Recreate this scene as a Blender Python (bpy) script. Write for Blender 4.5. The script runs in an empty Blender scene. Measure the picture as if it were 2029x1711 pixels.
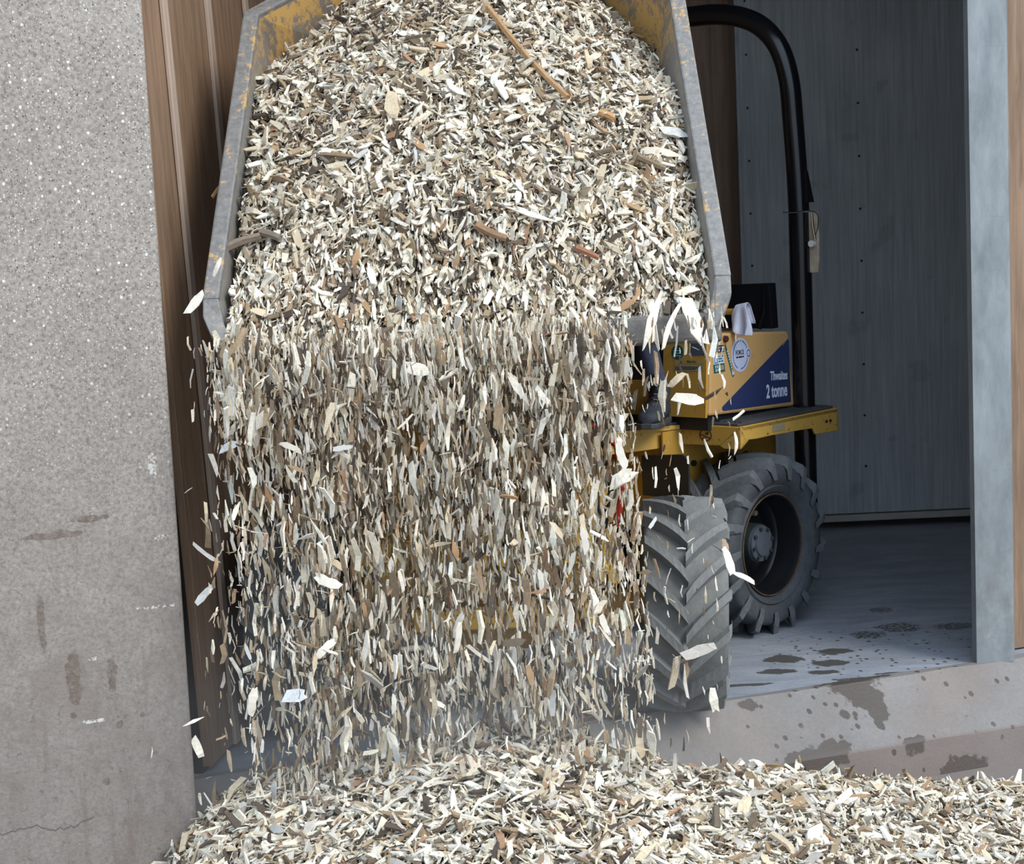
import bpy, bmesh, math, random
import numpy as np
from mathutils import Vector, Matrix, Euler

random.seed(7)
RNG = np.random.default_rng(11)
S = bpy.context.scene
COL = S.collection
R_ = math.radians

# ------------------------------------------------------------------ camera
cam_d = bpy.data.cameras.new('camera')
cam = bpy.data.objects.new('camera', cam_d)
COL.objects.link(cam)
PITCH, ROLL = R_(6.85), R_(2.6)
fw = Vector((0, math.cos(PITCH), -math.sin(PITCH)))
r0 = Vector((1, 0, 0))
u0 = Vector((0, math.sin(PITCH), math.cos(PITCH)))
rt = r0 * math.cos(ROLL) - u0 * math.sin(ROLL)
up = r0 * math.sin(ROLL) + u0 * math.cos(ROLL)
M = Matrix((rt, up, -fw)).transposed().to_4x4()
M.translation = Vector((0, 0, 1.73))
cam.matrix_world = M
cam_d.sensor_width = 36.0
cam_d.lens = 36.0 * 3540 / 2029
cam_d.clip_start = 0.05
S.camera = cam

# ------------------------------------------------------------------ exposure
S.view_settings.view_transform = 'Standard'
S.view_settings.look = 'None'
S.view_settings.gamma = 1.0
S.view_settings.use_curve_mapping = False
S.view_settings.exposure = 0.0

# ------------------------------------------------------------------ sky
wd = bpy.data.worlds.new('sky')
S.world = wd
wd.use_nodes = True
wn = wd.node_tree
wn.nodes.clear()
w_out = wn.nodes.new('ShaderNodeOutputWorld')
w_bg = wn.nodes.new('ShaderNodeBackground')
w_tc = wn.nodes.new('ShaderNodeTexCoord')
w_sx = wn.nodes.new('ShaderNodeSeparateXYZ')
w_cr = wn.nodes.new('ShaderNodeValToRGB')
w_mr = wn.nodes.new('ShaderNodeMapRange')
wn.links.new(w_tc.outputs['Generated'], w_sx.inputs[0])
wn.links.new(w_sx.outputs['Z'], w_mr.inputs['Value'])
w_mr.inputs['From Min'].default_value = -1
w_mr.inputs['From Max'].default_value = 1
wn.links.new(w_mr.outputs[0], w_cr.inputs[0])
cr = w_cr.color_ramp
cr.elements[0].position = 0.0
cr.elements[0].color = (0.22, 0.21, 0.20, 1)
cr.elements[1].position = 1.0
cr.elements[1].color = (0.80, 0.94, 1.12, 1)
for p_, c_ in ((0.495, (0.26, 0.26, 0.26, 1)), (0.505, (0.40, 0.47, 0.56, 1)), (0.65, (0.56, 0.67, 0.81, 1))):
    e_ = cr.elements.new(p_)
    e_.color = c_
wn.links.new(w_cr.outputs[0], w_bg.inputs['Color'])
w_bg.inputs['Strength'].default_value = 1.95
wn.links.new(w_bg.outputs[0], w_out.inputs[0])

# ------------------------------------------------------------------ soft hazy sun
sun_d = bpy.data.lights.new('hazy_sun', 'SUN')
sun = bpy.data.objects.new('hazy_sun', sun_d)
COL.objects.link(sun)
sun_d.energy = 2.15
sun_d.angle = R_(24)
sun_d.color = (1.0, 0.93, 0.82)
SUN_DIR = Vector((-0.74, 0.66, -0.85)).normalized()
sun.rotation_euler = SUN_DIR.to_track_quat('-Z', 'Y').to_euler()
sun.location = (3, -4, 8)


# ================================================================== material helpers
class NT:
    """small node-tree writer"""
    def __init__(s, name):
        s.m = bpy.data.materials.new(name)
        s.m.use_nodes = True
        s.t = s.m.node_tree
        s.b = s.t.nodes['Principled BSDF']
        s.tc = None

    def n(s, typ, **kw):
        nd = s.t.nodes.new(typ)
        for k, v in kw.items():
            if k == 'inp':
                for a, b in v.items():
                    if hasattr(b, 'is_output') or isinstance(b, bpy.types.NodeSocket):
                        s.t.links.new(b, nd.inputs[a])
                    else:
                        nd.inputs[a].default_value = b
            else:
                setattr(nd, k, v)
        return nd

    def co(s):
        if s.tc is None:
            s.tc = s.n('ShaderNodeTexCoord')
        return s.tc.outputs['Object']

    def scaled(s, sc):
        return s.n('ShaderNodeVectorMath', operation='MULTIPLY', inp={0: s.co(), 1: sc}).outputs[0]

    def noise(s, scale, detail=4, rough=0.6, vec=None, dist=0.0):
        return s.n('ShaderNodeTexNoise', inp={'Vector': vec or s.co(), 'Scale': scale, 'Detail': detail, 'Roughness': rough, 'Distortion': dist}).outputs['Fac']

    def ramp(s, fac, stops, interp='LINEAR'):
        nd = s.n('ShaderNodeValToRGB', inp={0: fac})
        r = nd.color_ramp
        r.interpolation = interp
        while len(r.elements) < len(stops):
            r.elements.new(0.5)
        for e, (p, c) in zip(r.elements, stops):
            e.position = p
            e.color = (c, c, c, 1) if isinstance(c, (int, float)) else (*c, 1)
        return nd.outputs[0]

    def math(s, op, a, b=0.0, clamp=False):
        return s.n('ShaderNodeMath', operation=op, use_clamp=clamp, inp={0: a, 1: b}).outputs[0]

    def mix(s, fac, a, b, blend='MIX'):
        nd = s.n('ShaderNodeMix', data_type='RGBA', blend_type=blend)
        for i, v in ((0, fac), (6, a), (7, b)):
            if isinstance(v, bpy.types.NodeSocket):
                s.t.links.new(v, nd.inputs[i])
            elif isinstance(v, tuple):
                nd.inputs[i].default_value = (*v, 1)
            else:
                nd.inputs[i].default_value = v
        return nd.outputs[2]

    def base(s, v):
        if isinstance(v, tuple):
            s.b.inputs['Base Color'].default_value = (*v, 1)
        else:
            s.t.links.new(v, s.b.inputs['Base Color'])

    def set(s, **kw):
        for k, v in kw.items():
            k = k.replace('_', ' ')
            if isinstance(v, bpy.types.NodeSocket):
                s.t.links.new(v, s.b.inputs[k])
            else:
                s.b.inputs[k].default_value = v

    def bump(s, h, strength=0.3, dist=0.01):
        nd = s.n('ShaderNodeBump', inp={'Height': h, 'Strength': strength, 'Distance': dist})
        s.t.links.new(nd.outputs[0], s.b.inputs['Normal'])

    def blobs(s, pts, wob=0.35, wscale=14.0):
        """irregular stains: pts = (x, y, z, radii) in the object's own coordinates"""
        nz = s.noise(wscale, 3, 0.6)
        nz = s.math('MULTIPLY', s.math('SUBTRACT', nz, 0.5), wob * 4)
        out = None
        for c, rad in pts:
            d = s.n('ShaderNodeVectorMath', operation='SUBTRACT', inp={0: s.co(), 1: c}).outputs[0]
            d = s.n('ShaderNodeVectorMath', operation='DIVIDE', inp={0: d, 1: rad}).outputs[0]
            l = s.n('ShaderNodeVectorMath', operation='LENGTH', inp={0: d}).outputs['Value']
            l = s.math('ADD', l, nz)
            v = s.n('ShaderNodeMapRange', inp={0: l, 1: 0.9, 2: 1.08, 3: 1.0, 4: 0.0}).outputs[0]
            out = v if out is None else s.math('MAXIMUM', out, v)
        return out


def plain(name, col, rough=0.6, metal=0.0, var=0.12, vscale=9.0, bump=0.0, spec=0.5):
    m = NT(name)
    nz = m.noise(vscale, 5)
    lo = tuple(c * (1 - var) for c in col)
    hi = tuple(min(1, c * (1 + var)) for c in col)
    m.base(m.ramp(nz, [(0.3, lo), (0.7, hi)]))
    m.set(Roughness=rough, Metallic=metal)
    m.b.inputs['Specular IOR Level'].default_value = spec
    if bump:
        m.bump(m.noise(vscale * 12, 3), bump, 0.004)
    return m.m


def mat_concrete_wall():
    m = NT('exposed_aggregate_concrete')
    z = m.n('ShaderNodeSeparateXYZ', inp={0: m.co()}).outputs['Z']
    big = m.noise(1.6, 5, 0.65)
    fine = m.noise(90, 3, 0.7)
    mid = m.noise(14, 5, 0.7)
    col = m.mix(m.ramp(big, [(0.3, 0.0), (0.7, 1.0)]), (0.34, 0.305, 0.27), (0.47, 0.43, 0.385))
    col = m.mix(0.75, col, m.ramp(fine, [(0.28, 0.25), (0.5, 0.82), (0.72, 1.2)]), 'MULTIPLY')
    # pale and dark stones showing in the cast face, worn away lower down
    up_ = m.n('ShaderNodeMapRange', inp={0: m.math('ADD', z, m.math('MULTIPLY', big, 0.8)), 1: 1.1, 2: 1.9, 3: 0.0, 4: 1.0}).outputs[0]
    for sc, thr, keep, c in ((50, 0.25, 0.86, (0.80, 0.78, 0.74)), (95, 0.30, 0.82, (0.66, 0.64, 0.60)), (160, 0.34, 0.78, (0.66, 0.64, 0.60)), (60, 0.22, 0.92, (0.10, 0.095, 0.095)), (130, 0.32, 0.84, (0.09, 0.085, 0.08))):
        v = m.n('ShaderNodeTexVoronoi', inp={'Vector': m.scaled((1 + sc * 0.0007, 1, 0.93)), 'Scale': float(sc), 'Randomness': 1.0})
        hit = m.ramp(v.outputs['Distance'], [(thr * 0.7, 1.0), (thr, 0.0)])
        sel = m.n('ShaderNodeSeparateColor', inp={0: v.outputs['Color']}).outputs[0]
        sel = m.math('GREATER_THAN', sel, keep)
        f = m.math('MULTIPLY', hit, sel)
        f = m.math('MULTIPLY', f, m.math('ADD', m.math('MULTIPLY', up_, 0.80), 0.14))
        col = m.mix(f, col, c)
    # brown dirt carried by splashes near the ground
    low = m.n('ShaderNodeMapRange', inp={0: z, 1: 0.25, 2: 1.35, 3: 1.0, 4: 0.0}).outputs[0]
    dirt = m.math('MULTIPLY', low, m.ramp(m.noise(6, 7, 0.75, dist=0.6), [(0.40, 0.0), (0.62, 0.75)]))
    col = m.mix(dirt, col, (0.20, 0.155, 0.125))
    col = m.mix(m.math('MULTIPLY', low, 0.6), col, (0.225, 0.205, 0.19))
    pit = m.noise(38, 6, 0.8)
    col = m.mix(m.math('MULTIPLY', m.math('ADD', m.math('MULTIPLY', low, 0.75), 0.25), m.ramp(pit, [(0.56, 0.0), (0.66, 0.65)])), col, (0.12, 0.10, 0.09))
    wear = m.noise(11, 7, 0.8, vec=m.scaled((1, 1, 0.5)))
    col = m.mix(m.math('MULTIPLY', low, m.ramp(wear, [(0.52, 0.0), (0.66, 0.55)])), col, (0.17, 0.135, 0.115))
    drips = m.noise(3.0, 4, 0.6, vec=m.scaled((9, 9, 0.8)))
    col = m.mix(m.math('MULTIPLY', low, m.ramp(drips, [(0.56, 0.0), (0.72, 0.45)])), col, (0.17, 0.13, 0.11))
    st = m.blobs([((-1.326, 5.161, 0.433), (0.02, 0.3, 0.085)), ((-1.222, 5.190, 0.433), (0.014, 0.3, 0.05)), ((-1.354, 5.152, 0.868), (0.10, 0.3, 0.012)), ((-1.250, 5.180, 0.906), (0.05, 0.3, 0.010)),
                  ((-1.402, 5.142, 0.613), (0.010, 0.3, 0.09)), ((-1.212, 5.199, 0.281), (0.009, 0.3, 0.012)), ((-1.146, 5.208, 0.300), (0.008, 0.3, 0.008)), ((-1.335, 5.161, 0.328), (0.008, 0.3, 0.008)), ((-1.260, 5.190, 0.111), (0.010, 0.3, 0.010))], 0.5, 30)
    st = m.math('MULTIPLY', st, m.ramp(m.noise(55, 4, 0.75), [(0.36, 0.25), (0.6, 1.0)]))
    col = m.mix(m.math('MULTIPLY', st, 0.72), col, (0.11, 0.075, 0.055))
    pale = m.blobs([((-1.070, 5.246, 1.048), (0.012, 0.3, 0.03)), ((-1.061, 5.246, 0.830), (0.022, 0.3, 0.008)), ((-1.080, 5.246, 0.622), (0.045, 0.3, 0.005)), ((-1.269, 5.180, 0.489), (0.012, 0.3, 0.006)), ((-1.278, 5.180, 0.300), (0.03, 0.3, 0.006))], 0.7, 60)
    pale = m.math('MULTIPLY', pale, m.ramp(m.noise(90, 3, 0.7), [(0.44, 0.0), (0.56, 1.0)]))
    col = m.mix(m.math('MULTIPLY', pale, 0.8), col, (0.7, 0.69, 0.66))
    # hairline crack near the foot of the wall
    x = m.n('ShaderNodeSeparateXYZ', inp={0: m.co()}).outputs['X']
    wv = m.noise(9, 4, 0.6, vec=m.scaled((1, 0, 0)))
    line = m.math('ABSOLUTE', m.math('SUBTRACT', m.math('ADD', z, m.math('MULTIPLY', wv, -0.12)), -0.06))
    crack = m.math('MULTIPLY', m.ramp(line, [(0.0, 1.0), (0.004, 0.0)]), m.math('LESS_THAN', x, -1.30))
    col = m.mix(crack, col, (0.10, 0.09, 0.085))
    m.base(col)
    m.set(Roughness=0.92)
    h = m.math('ADD', m.math('MULTIPLY', fine, 0.6), m.math('MULTIPLY', mid, 0.6))
    m.bump(h, 0.55, 0.006)
    return m.m


def mat_floor():
    m = NT('worn_barn_floor')
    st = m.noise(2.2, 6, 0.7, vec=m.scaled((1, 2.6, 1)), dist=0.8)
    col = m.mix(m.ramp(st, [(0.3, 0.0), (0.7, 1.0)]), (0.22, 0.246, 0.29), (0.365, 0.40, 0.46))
    f = m.noise(70, 4, 0.7)
    col = m.mix(0.5, col, m.ramp(f, [(0.3, 0.7), (0.7, 1.1)]), 'MULTIPLY')
    scr = m.noise(3.0, 5, 0.75, vec=m.scaled((6, 30, 1)))
    col = m.mix(m.ramp(scr, [(0.64, 0.0), (0.70, 0.55)]), col, (0.09, 0.085, 0.085))
    wet = m.blobs([((0.998, 6.706, 0), (0.075, 0.06, 1)), ((0.95, 6.522, 0), (0.065, 0.04, 1)), ((1.216, 6.785, 0), (0.07, 0.05, 1)), ((1.165, 6.613, 0), (0.065, 0.045, 1)),
                   ((1.114, 6.485, 0), (0.06, 0.03, 1)), ((0.80, 6.355, 0), (0.13, 0.018, 1)), ((1.27, 6.36, 0), (0.14, 0.03, 1)), ((1.40, 6.42, 0), (0.09, 0.022, 1))], 0.4, 22)
    prints = m.blobs([((1.537, 7.126, 0), (0.09, 0.075, 1)), ((1.394, 7.03, 0), (0.07, 0.06, 1)), ((1.759, 7.109, 0), (0.075, 0.06, 1)), ((1.534, 7.457, 0), (0.05, 0.05, 1)), ((1.9, 7.2, 0), (0.05, 0.05, 1))], 0.3, 22)
    prints = m.math('MULTIPLY', prints, m.ramp(m.noise(60, 2), [(0.42, 0.0), (0.52, 1.0)]))
    v = m.n('ShaderNodeTexVoronoi', inp={'Vector': m.scaled((1, 0.8, 1)), 'Scale': 34.0})
    drop = m.math('MULTIPLY', m.ramp(v.outputs['Distance'], [(0.24, 1.0), (0.30, 0.0)]), m.math('GREATER_THAN', m.n('ShaderNodeSeparateColor', inp={0: v.outputs['Color']}).outputs[0], 0.5))
    area = m.blobs([((1.36, 6.74, 0), (0.46, 0.38, 1))], 0.3, 6)
    w = m.math('MAXIMUM', m.math('MAXIMUM', wet, prints), m.math('MULTIPLY', drop, area))
    col = m.mix(m.math('MULTIPLY', w, 0.88), col, (0.062, 0.054, 0.044))
    m.base(col)
    m.set(Roughness=m.math('SUBTRACT', 0.72, m.math('MULTIPLY', w, 0.3)))
    m.bump(m.math('ADD', m.math('MULTIPLY', f, 0.3), st), 0.25, 0.01)
    return m.m


def mat_kerb():
    # object coordinates: x along the kerb, y inwards
    m = NT('cast_kerb_concrete')
    n1 = m.noise(2.4, 6, 0.65)
    f = m.noise(80, 4, 0.7)
    col = m.mix(m.ramp(n1, [(0.3, 0.0), (0.7, 1.0)]), (0.185, 0.178, 0.174), (0.262, 0.252, 0.245))
    col = m.mix(0.5, col, m.ramp(f, [(0.3, 0.72), (0.7, 1.1)]), 'MULTIPLY')
    rust = m.noise(1.7, 3, 0.5)
    col = m.mix(m.ramp(rust, [(0.5, 0.0), (0.75, 0.35)]), col, (0.30, 0.21, 0.165))
    B = []
    for u, d, a, b in ((0.494, 0.06, 0.10, 0.035), (0.52, 0.10, 0.075, 0.045), (0.545, 0.15, 0.04, 0.04), (0.52, 0.195, 0.018, 0.018), (0.53, 0.02, 0.16, 0.018),
                       (-0.37, 0.04, 0.09, 0.022), (0.19, 0.262, 0.10, 0.025), (0.30, 0.25, 0.07, 0.03), (0.07, 0.07, 0.035, 0.018), (0.41, 0.15, 0.018, 0.018), (0.62, 0.262, 0.05, 0.012)):
        B.append(((u, -d, 0), (a, b, 9)))
    B.append(((0.80, -0.275, -0.30), (0.095, 0.06, 0.055)))
    B.append(((0.93, -0.275, -0.33), (0.05, 0.06, 0.03)))
    w = m.blobs(B, 0.45, 26)
    v = m.n('ShaderNodeTexVoronoi', inp={'Vector': m.scaled((1, 0.75, 0.8)), 'Scale': 24.0})
    drop = m.math('MULTIPLY', m.ramp(m.math('ADD', v.outputs['Distance'], m.math('MULTIPLY', f, 0.12)), [(0.27, 1.0), (0.31, 0.0)]), m.math('GREATER_THAN', m.n('ShaderNodeSeparateColor', inp={0: v.outputs['Color']}).outputs[0], 0.42))
    area = m.blobs([((0.66, -0.13, 0), (0.52, 0.20, 9)), ((0.10, -0.09, 0), (0.16, 0.06, 9))], 0.4, 7)
    w = m.math('MAXIMUM', w, m.math('MULTIPLY', drop, area))
    kz = m.n('ShaderNodeSeparateXYZ', inp={0: m.co()}).outputs['Z']
    slab = m.n('ShaderNodeMapRange', inp={0: kz, 1: -0.168, 2: -0.178, 3: 0.0, 4: 0.7}).outputs[0]
    col = m.mix(slab, col, m.mix(n1, (0.15, 0.115, 0.10), (0.23, 0.185, 0.165)))
    col = m.mix(m.math('MULTIPLY', w, 0.86), col, (0.060, 0.045, 0.037))
    m.base(col)
    m.set(Roughness=m.math('SUBTRACT', 0.85, m.math('MULTIPLY', w, 0.3)))
    m.bump(m.math('ADD', f, m.noise(9, 4)), 0.35, 0.006)
    return m.m


def mat_board(name, lo, hi, sx=14.0, rough=0.55, fleck=0.0):
    m = NT(name)
    g = m.noise(3.0, 6, 0.7, vec=m.scaled((sx, sx, 0.7)))
    b = m.noise(1.3, 4, 0.6)
    col = m.mix(m.ramp(g, [(0.28, 0.0), (0.72, 1.0)]), lo, hi)
    col = m.mix(0.6, col, m.ramp(b, [(0.3, 0.75), (0.7, 1.12)]), 'MULTIPLY')
    scr = m.noise(2.0, 3, 0.5, vec=m.n('ShaderNodeMapping', inp={'Vector': m.co(), 'Rotation': (0.6, 0.9, 0.4), 'Scale': (3, 60, 3)}).outputs[0])
    col = m.mix(m.ramp(scr, [(0.66, 0.0), (0.70, 0.25)]), col, tuple(c * 0.5 for c in lo))
    if fleck:
        col = m.mix(m.ramp(m.noise(120, 2), [(0.7, 0.0), (0.75, fleck)]), col, (0.6, 0.58, 0.55))
    m.base(col)
    m.set(Roughness=rough)
    m.bump(g, 0.25, 0.003)
    return m.m


def mat_galv():
    m = NT('galvanised_steel')
    v = m.n('ShaderNodeTexVoronoi', inp={'Vector': m.scaled((1, 1, 0.5)), 'Scale': 30.0})
    sp = m.n('ShaderNodeSeparateColor', inp={0: v.outputs['Color']}).outputs[0]
    n1 = m.noise(4, 6, 0.7, vec=m.scaled((2.5, 2.5, 0.7)))
    col = m.mix(m.ramp(n1, [(0.3, 0.0), (0.72, 1.0)]), (0.20, 0.228, 0.245), (0.37, 0.41, 0.43))
    col = m.mix(0.22, col, m.ramp(sp, [(0, 0.75), (1, 1.15)]), 'MULTIPLY')
    z = m.n('ShaderNodeSeparateXYZ', inp={0: m.co()}).outputs['Z']
    low = m.n('ShaderNodeMapRange', inp={0: z, 1: 0.05, 2: 0.9, 3: 1.0, 4: 0.0}).outputs[0]
    d = m.math('MULTIPLY', low, m.ramp(m.noise(9, 5, 0.7), [(0.45, 0.0), (0.7, 0.7)]))
    col = m.mix(d, col, (0.20, 0.20, 0.185))
    scr = m.noise(2.0, 2, 0.5, vec=m.n('ShaderNodeMapping', inp={'Vector': m.co(), 'Rotation': (0.2, 0.5, 0.4), 'Scale': (2, 2, 50)}).outputs[0])
    col = m.mix(m.ramp(scr, [(0.68, 0.0), (0.71, 0.12)]), col, (0.12, 0.12, 0.12))
    m.base(col)
    m.set(Roughness=0.5, Metallic=0.35)
    return m.m


def mat_paint(name, col, chip=(0.10, 0.07, 0.05), amount=0.5, rough=0.42, dirt=0.35, edge=0.62):
    m = NT(name)
    n1 = m.noise(3.5, 5, 0.65)
    dcol = tuple(c * 0.5 + 0.06 for c in col)
    c = m.mix(m.ramp(n1, [(0.35, 0.0), (0.75, dirt)]), col, dcol)
    n2 = m.noise(46, 5, 0.72)
    c = m.mix(m.math('MULTIPLY', m.ramp(n2, [(edge, 0.0), (edge + 0.025, 1.0)]), amount), c, chip)
    m.base(c)
    m.set(Roughness=rough)
    return m.m


def mat_hopper():
    m = NT('worn_hopper_steel')
    a = m.noise(9, 7, 0.75, dist=0.3)
    b = m.noise(42, 5, 0.75)
    col = m.mix(m.ramp(b, [(0.3, 0.0), (0.7, 1.0)]), (0.15, 0.148, 0.145), (0.285, 0.28, 0.27))
    y = m.math('MULTIPLY', m.ramp(m.math('ADD', m.math('MULTIPLY', a, 0.6), m.math('MULTIPLY', b, 0.4)), [(0.555, 0.0), (0.585, 1.0)]), 0.85)
    col = m.mix(y, col, (0.58, 0.36, 0.13))
    col = m.mix(m.ramp(m.noise(30, 6, 0.8), [(0.64, 0.0), (0.68, 0.7)]), col, (0.13, 0.075, 0.045))
    m.base(col)
    m.set(Roughness=0.62, Metallic=0.1)
    m.bump(b, 0.25, 0.003)
    return m.m


def mat_hopper_inside():
    m = NT('scoured_hopper_paint')
    a = m.noise(7, 7, 0.78, vec=m.scaled((1, 1, 0.6)), dist=0.5)
    b = m.noise(40, 5, 0.75)
    col = m.mix(m.ramp(m.math('ADD', m.math('MULTIPLY', a, 0.7), m.math('MULTIPLY', b, 0.3)), [(0.475, 0.0), (0.525, 0.8)]), (0.20, 0.175, 0.15), (0.60, 0.35, 0.085))
    col = m.mix(m.ramp(m.noise(18, 6, 0.8), [(0.58, 0.0), (0.64, 0.6)]), col, (0.16, 0.10, 0.065))
    ty = m.n('ShaderNodeSeparateXYZ', inp={0: m.co()}).outputs['Y']
    worn = m.n('ShaderNodeMapRange', inp={0: m.math('ADD', ty, m.math('MULTIPLY', b, 0.3)), 1: 1.0, 2: 1.3, 3: 0.92, 4: 0.0}).outputs[0]
    col = m.mix(worn, col, m.mix(b, (0.17, 0.165, 0.155), (0.30, 0.295, 0.28)))
    m.base(col)
    m.set(Roughness=0.6)
    return m.m


def mat_rubber(name, col, dust):
    m = NT(name)
    n1 = m.noise(6, 6, 0.7)
    n2 = m.noise(60, 3, 0.7)
    c = m.mix(m.ramp(n1, [(0.3, 0.25), (0.7, 1.0)]), col, dust)
    c = m.mix(0.5, c, m.ramp(n2, [(0.3, 0.7), (0.7, 1.12)]), 'MULTIPLY')
    m.base(c)
    m.set(Roughness=0.8)
    m.b.inputs['Specular IOR Level'].default_value = 0.3
    m.bump(n2, 0.2, 0.003)
    return m.m


def mat_chip():
    m = NT('chipped_wood')
    at = m.n('ShaderNodeAttribute', attribute_name='tint')
    g = m.noise(140, 3, 0.65, vec=m.scaled((1, 1, 1)))
    g2 = m.noise(45, 3, 0.6)
    c = m.mix(0.75, at.outputs['Color'], m.ramp(g, [(0.25, 0.68), (0.75, 1.18)]), 'MULTIPLY')
    c = m.mix(0.35, c, m.ramp(g2, [(0.3, 0.7), (0.7, 1.12)]), 'MULTIPLY')
    m.base(c)
    m.set(Roughness=0.75)
    m.b.inputs['Specular IOR Level'].default_value = 0.25
    return m.m


MT = dict(
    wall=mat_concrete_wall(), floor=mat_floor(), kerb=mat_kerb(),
    brown=mat_board('brown_faced_plywood', (0.17, 0.105, 0.066), (0.37, 0.245, 0.16), 13, 0.55),
    batten=mat_board('weathered_batten', (0.36, 0.27, 0.21), (0.55, 0.44, 0.36), 20, 0.7),
    ply=mat_board('grey_weathered_ply', (0.31, 0.345, 0.365), (0.52, 0.565, 0.585), 22, 0.7),
    paleedge=plain('pale_timber_edge', (0.42, 0.42, 0.38), 0.7),
    dark=plain('dark_void', (0.012, 0.011, 0.010), 0.9),
    screw=plain('dark_screw_steel', (0.03, 0.03, 0.03), 0.5, 0.6),
    galv=mat_galv(), soffit=plain('dark_soffit', (0.16, 0.14, 0.12), 0.9),
    yellow=mat_paint('shaded_machine_yellow', (0.52, 0.295, 0.045), amount=0.55),  # darkened: the hopper's shade on the bulkhead is put into this colour
    yellowside=mat_paint('skywashed_machine_yellow', (0.62, 0.385, 0.155), amount=0.25, dirt=0.2, rough=0.3),  # paler copy: sky light washing over the side is put into the colour
    yellowchip=mat_paint('chipped_machine_yellow', (0.58, 0.36, 0.075), chip=(0.07, 0.05, 0.04), amount=0.9, edge=0.60),
    hopper=mat_hopper(), hopin=mat_hopper_inside(),
    rubf=mat_rubber('dusty_tyre_rubber', (0.10, 0.107, 0.107), (0.235, 0.24, 0.23)),
    rubf_lug=mat_rubber('worn_front_lug_rubber', (0.13, 0.14, 0.14), (0.25, 0.26, 0.26)), rubr_lug=mat_rubber('worn_rear_lug_rubber', (0.06, 0.068, 0.078), (0.14, 0.155, 0.17)),
    rubr=mat_rubber('dark_tyre_rubber', (0.03, 0.035, 0.042), (0.105, 0.115, 0.13)),
    black=plain('gloss_black_tube', (0.006, 0.007, 0.009), 0.2, 0.0, 0.2),
    blackm=plain('matt_black_paint', (0.012, 0.013, 0.016), 0.5, 0.0, 0.2),
    mat=plain('ribbed_rubber_mat', (0.055, 0.058, 0.066), 0.6, 0, 0.3, 20, 0.3),
    rim=plain('black_wheel_rim', (0.018, 0.020, 0.024), 0.32, 0.3),
    hub=plain('dark_green_grey_hub', (0.045, 0.06, 0.065), 0.5, 0.1),
    hubcap=plain('grey_hub_cap', (0.12, 0.14, 0.17), 0.5, 0.2),
    steel=plain('bare_steel', (0.50, 0.44, 0.34), 0.45, 0.25, 0.25, 20),
    bolt=plain('bright_bolt', (0.8, 0.8, 0.8), 0.35, 0.2),
    chrome=plain('chrome_rod', (0.75, 0.75, 0.76), 0.15, 1.0, 0.03),
    blue=mat_paint('dark_blue_decal', (0.030, 0.045, 0.135), chip=(0.4, 0.45, 0.6), amount=0.5, rough=0.35, dirt=0.1, edge=0.70),
    letter=plain('pale_blue_lettering', (0.70, 0.77, 0.93), 0.5, 0, 0.05),
    stwhite=plain('white_sticker', (0.74, 0.79, 0.86), 0.4, 0, 0.06),
    stlilac=plain('lilac_sticker', (0.55, 0.62, 0.85), 0.4, 0, 0.06),
    stlight=plain('light_blue_sticker', (0.52, 0.66, 0.84), 0.4, 0, 0.06),
    stgreen=plain('dark_green_sticker', (0.012, 0.10, 0.085), 0.4, 0, 0.15),
    stnavy=plain('navy_sticker', (0.012, 0.018, 0.045), 0.4, 0, 0.15),
    stgrey=plain('slate_sticker', (0.075, 0.09, 0.12), 0.45, 0, 0.12),
    stink=plain('dark_ink', (0.05, 0.07, 0.14), 0.5, 0, 0.1),
    stblackink=plain('black_ink', (0.015, 0.013, 0.012), 0.5, 0, 0.1),
    stolive=plain('faded_yellow_label', (0.40, 0.28, 0.08), 0.5, 0, 0.1),
    stdull=plain('faded_grey_label', (0.30, 0.27, 0.17), 0.5, 0, 0.1),
    maroon=plain('maroon_knob', (0.07, 0.025, 0.018), 0.45),
    cloth=plain('lilac_white_cloth', (0.62, 0.66, 0.82), 0.9, 0, 0.1, 30, 0.3),
    navy=plain('dusty_navy_cotton', (0.045, 0.055, 0.10), 0.9, 0, 0.4, 14, 0.4),
    jacket=plain('dark_work_jacket', (0.035, 0.045, 0.06), 0.9, 0, 0.25, 14, 0.3),
    boot=plain('dark_boot_leather', (0.035, 0.042, 0.058), 0.7, 0, 0.3, 30, 0.4),
    skin=plain('skin', (0.50, 0.30, 0.21), 0.55, 0, 0.06),
    hair=plain('dark_brown_hair', (0.04, 0.025, 0.015), 0.6),
    eye=plain('eye_white', (0.8, 0.8, 0.78), 0.3, 0, 0.02),
    rust=plain('rust', (0.10, 0.055, 0.03), 0.8, 0, 0.5, 30),
    lip=plain('grimy_lip_steel', (0.135, 0.125, 0.115), 0.7, 0.1, 0.45, 24, 0.3),
    red=plain('red_hose', (0.45, 0.04, 0.03), 0.5),
    chip=mat_chip(), fines=plain('gap_shade_fines', (0.085, 0.066, 0.048), 0.95, 0, 0.4, 60),  # dark core filler: shade in the gaps between chips is put into its colour
    seat=plain('black_seat_vinyl', (0.006, 0.007, 0.010), 0.6, 0, 0.2, 9, 0, 0.15),
)

# ================================================================== object helpers
WM = {}


def link(o, parent=None, world=None):
    """link o; 'world' is the matrix its data sits in"""
    COL.objects.link(o)
    world = world or Matrix.Identity(4)
    WM[o.name] = world
    if parent is not None:
        o.parent = parent
        o.matrix_basis = WM[parent.name].inverted() @ world
    else:
        o.matrix_basis = world
    return o


def tag(o, label=None, cat=None, group=None, kind=None):
    for k, v in (('label', label), ('category', cat), ('group', group), ('kind', kind)):
        if v:
            o[k] = v
    return o


def empty(name, world):
    o = bpy.data.objects.new(name, None)
    o.empty_display_size = 0.1
    return link(o, None, world)


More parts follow.
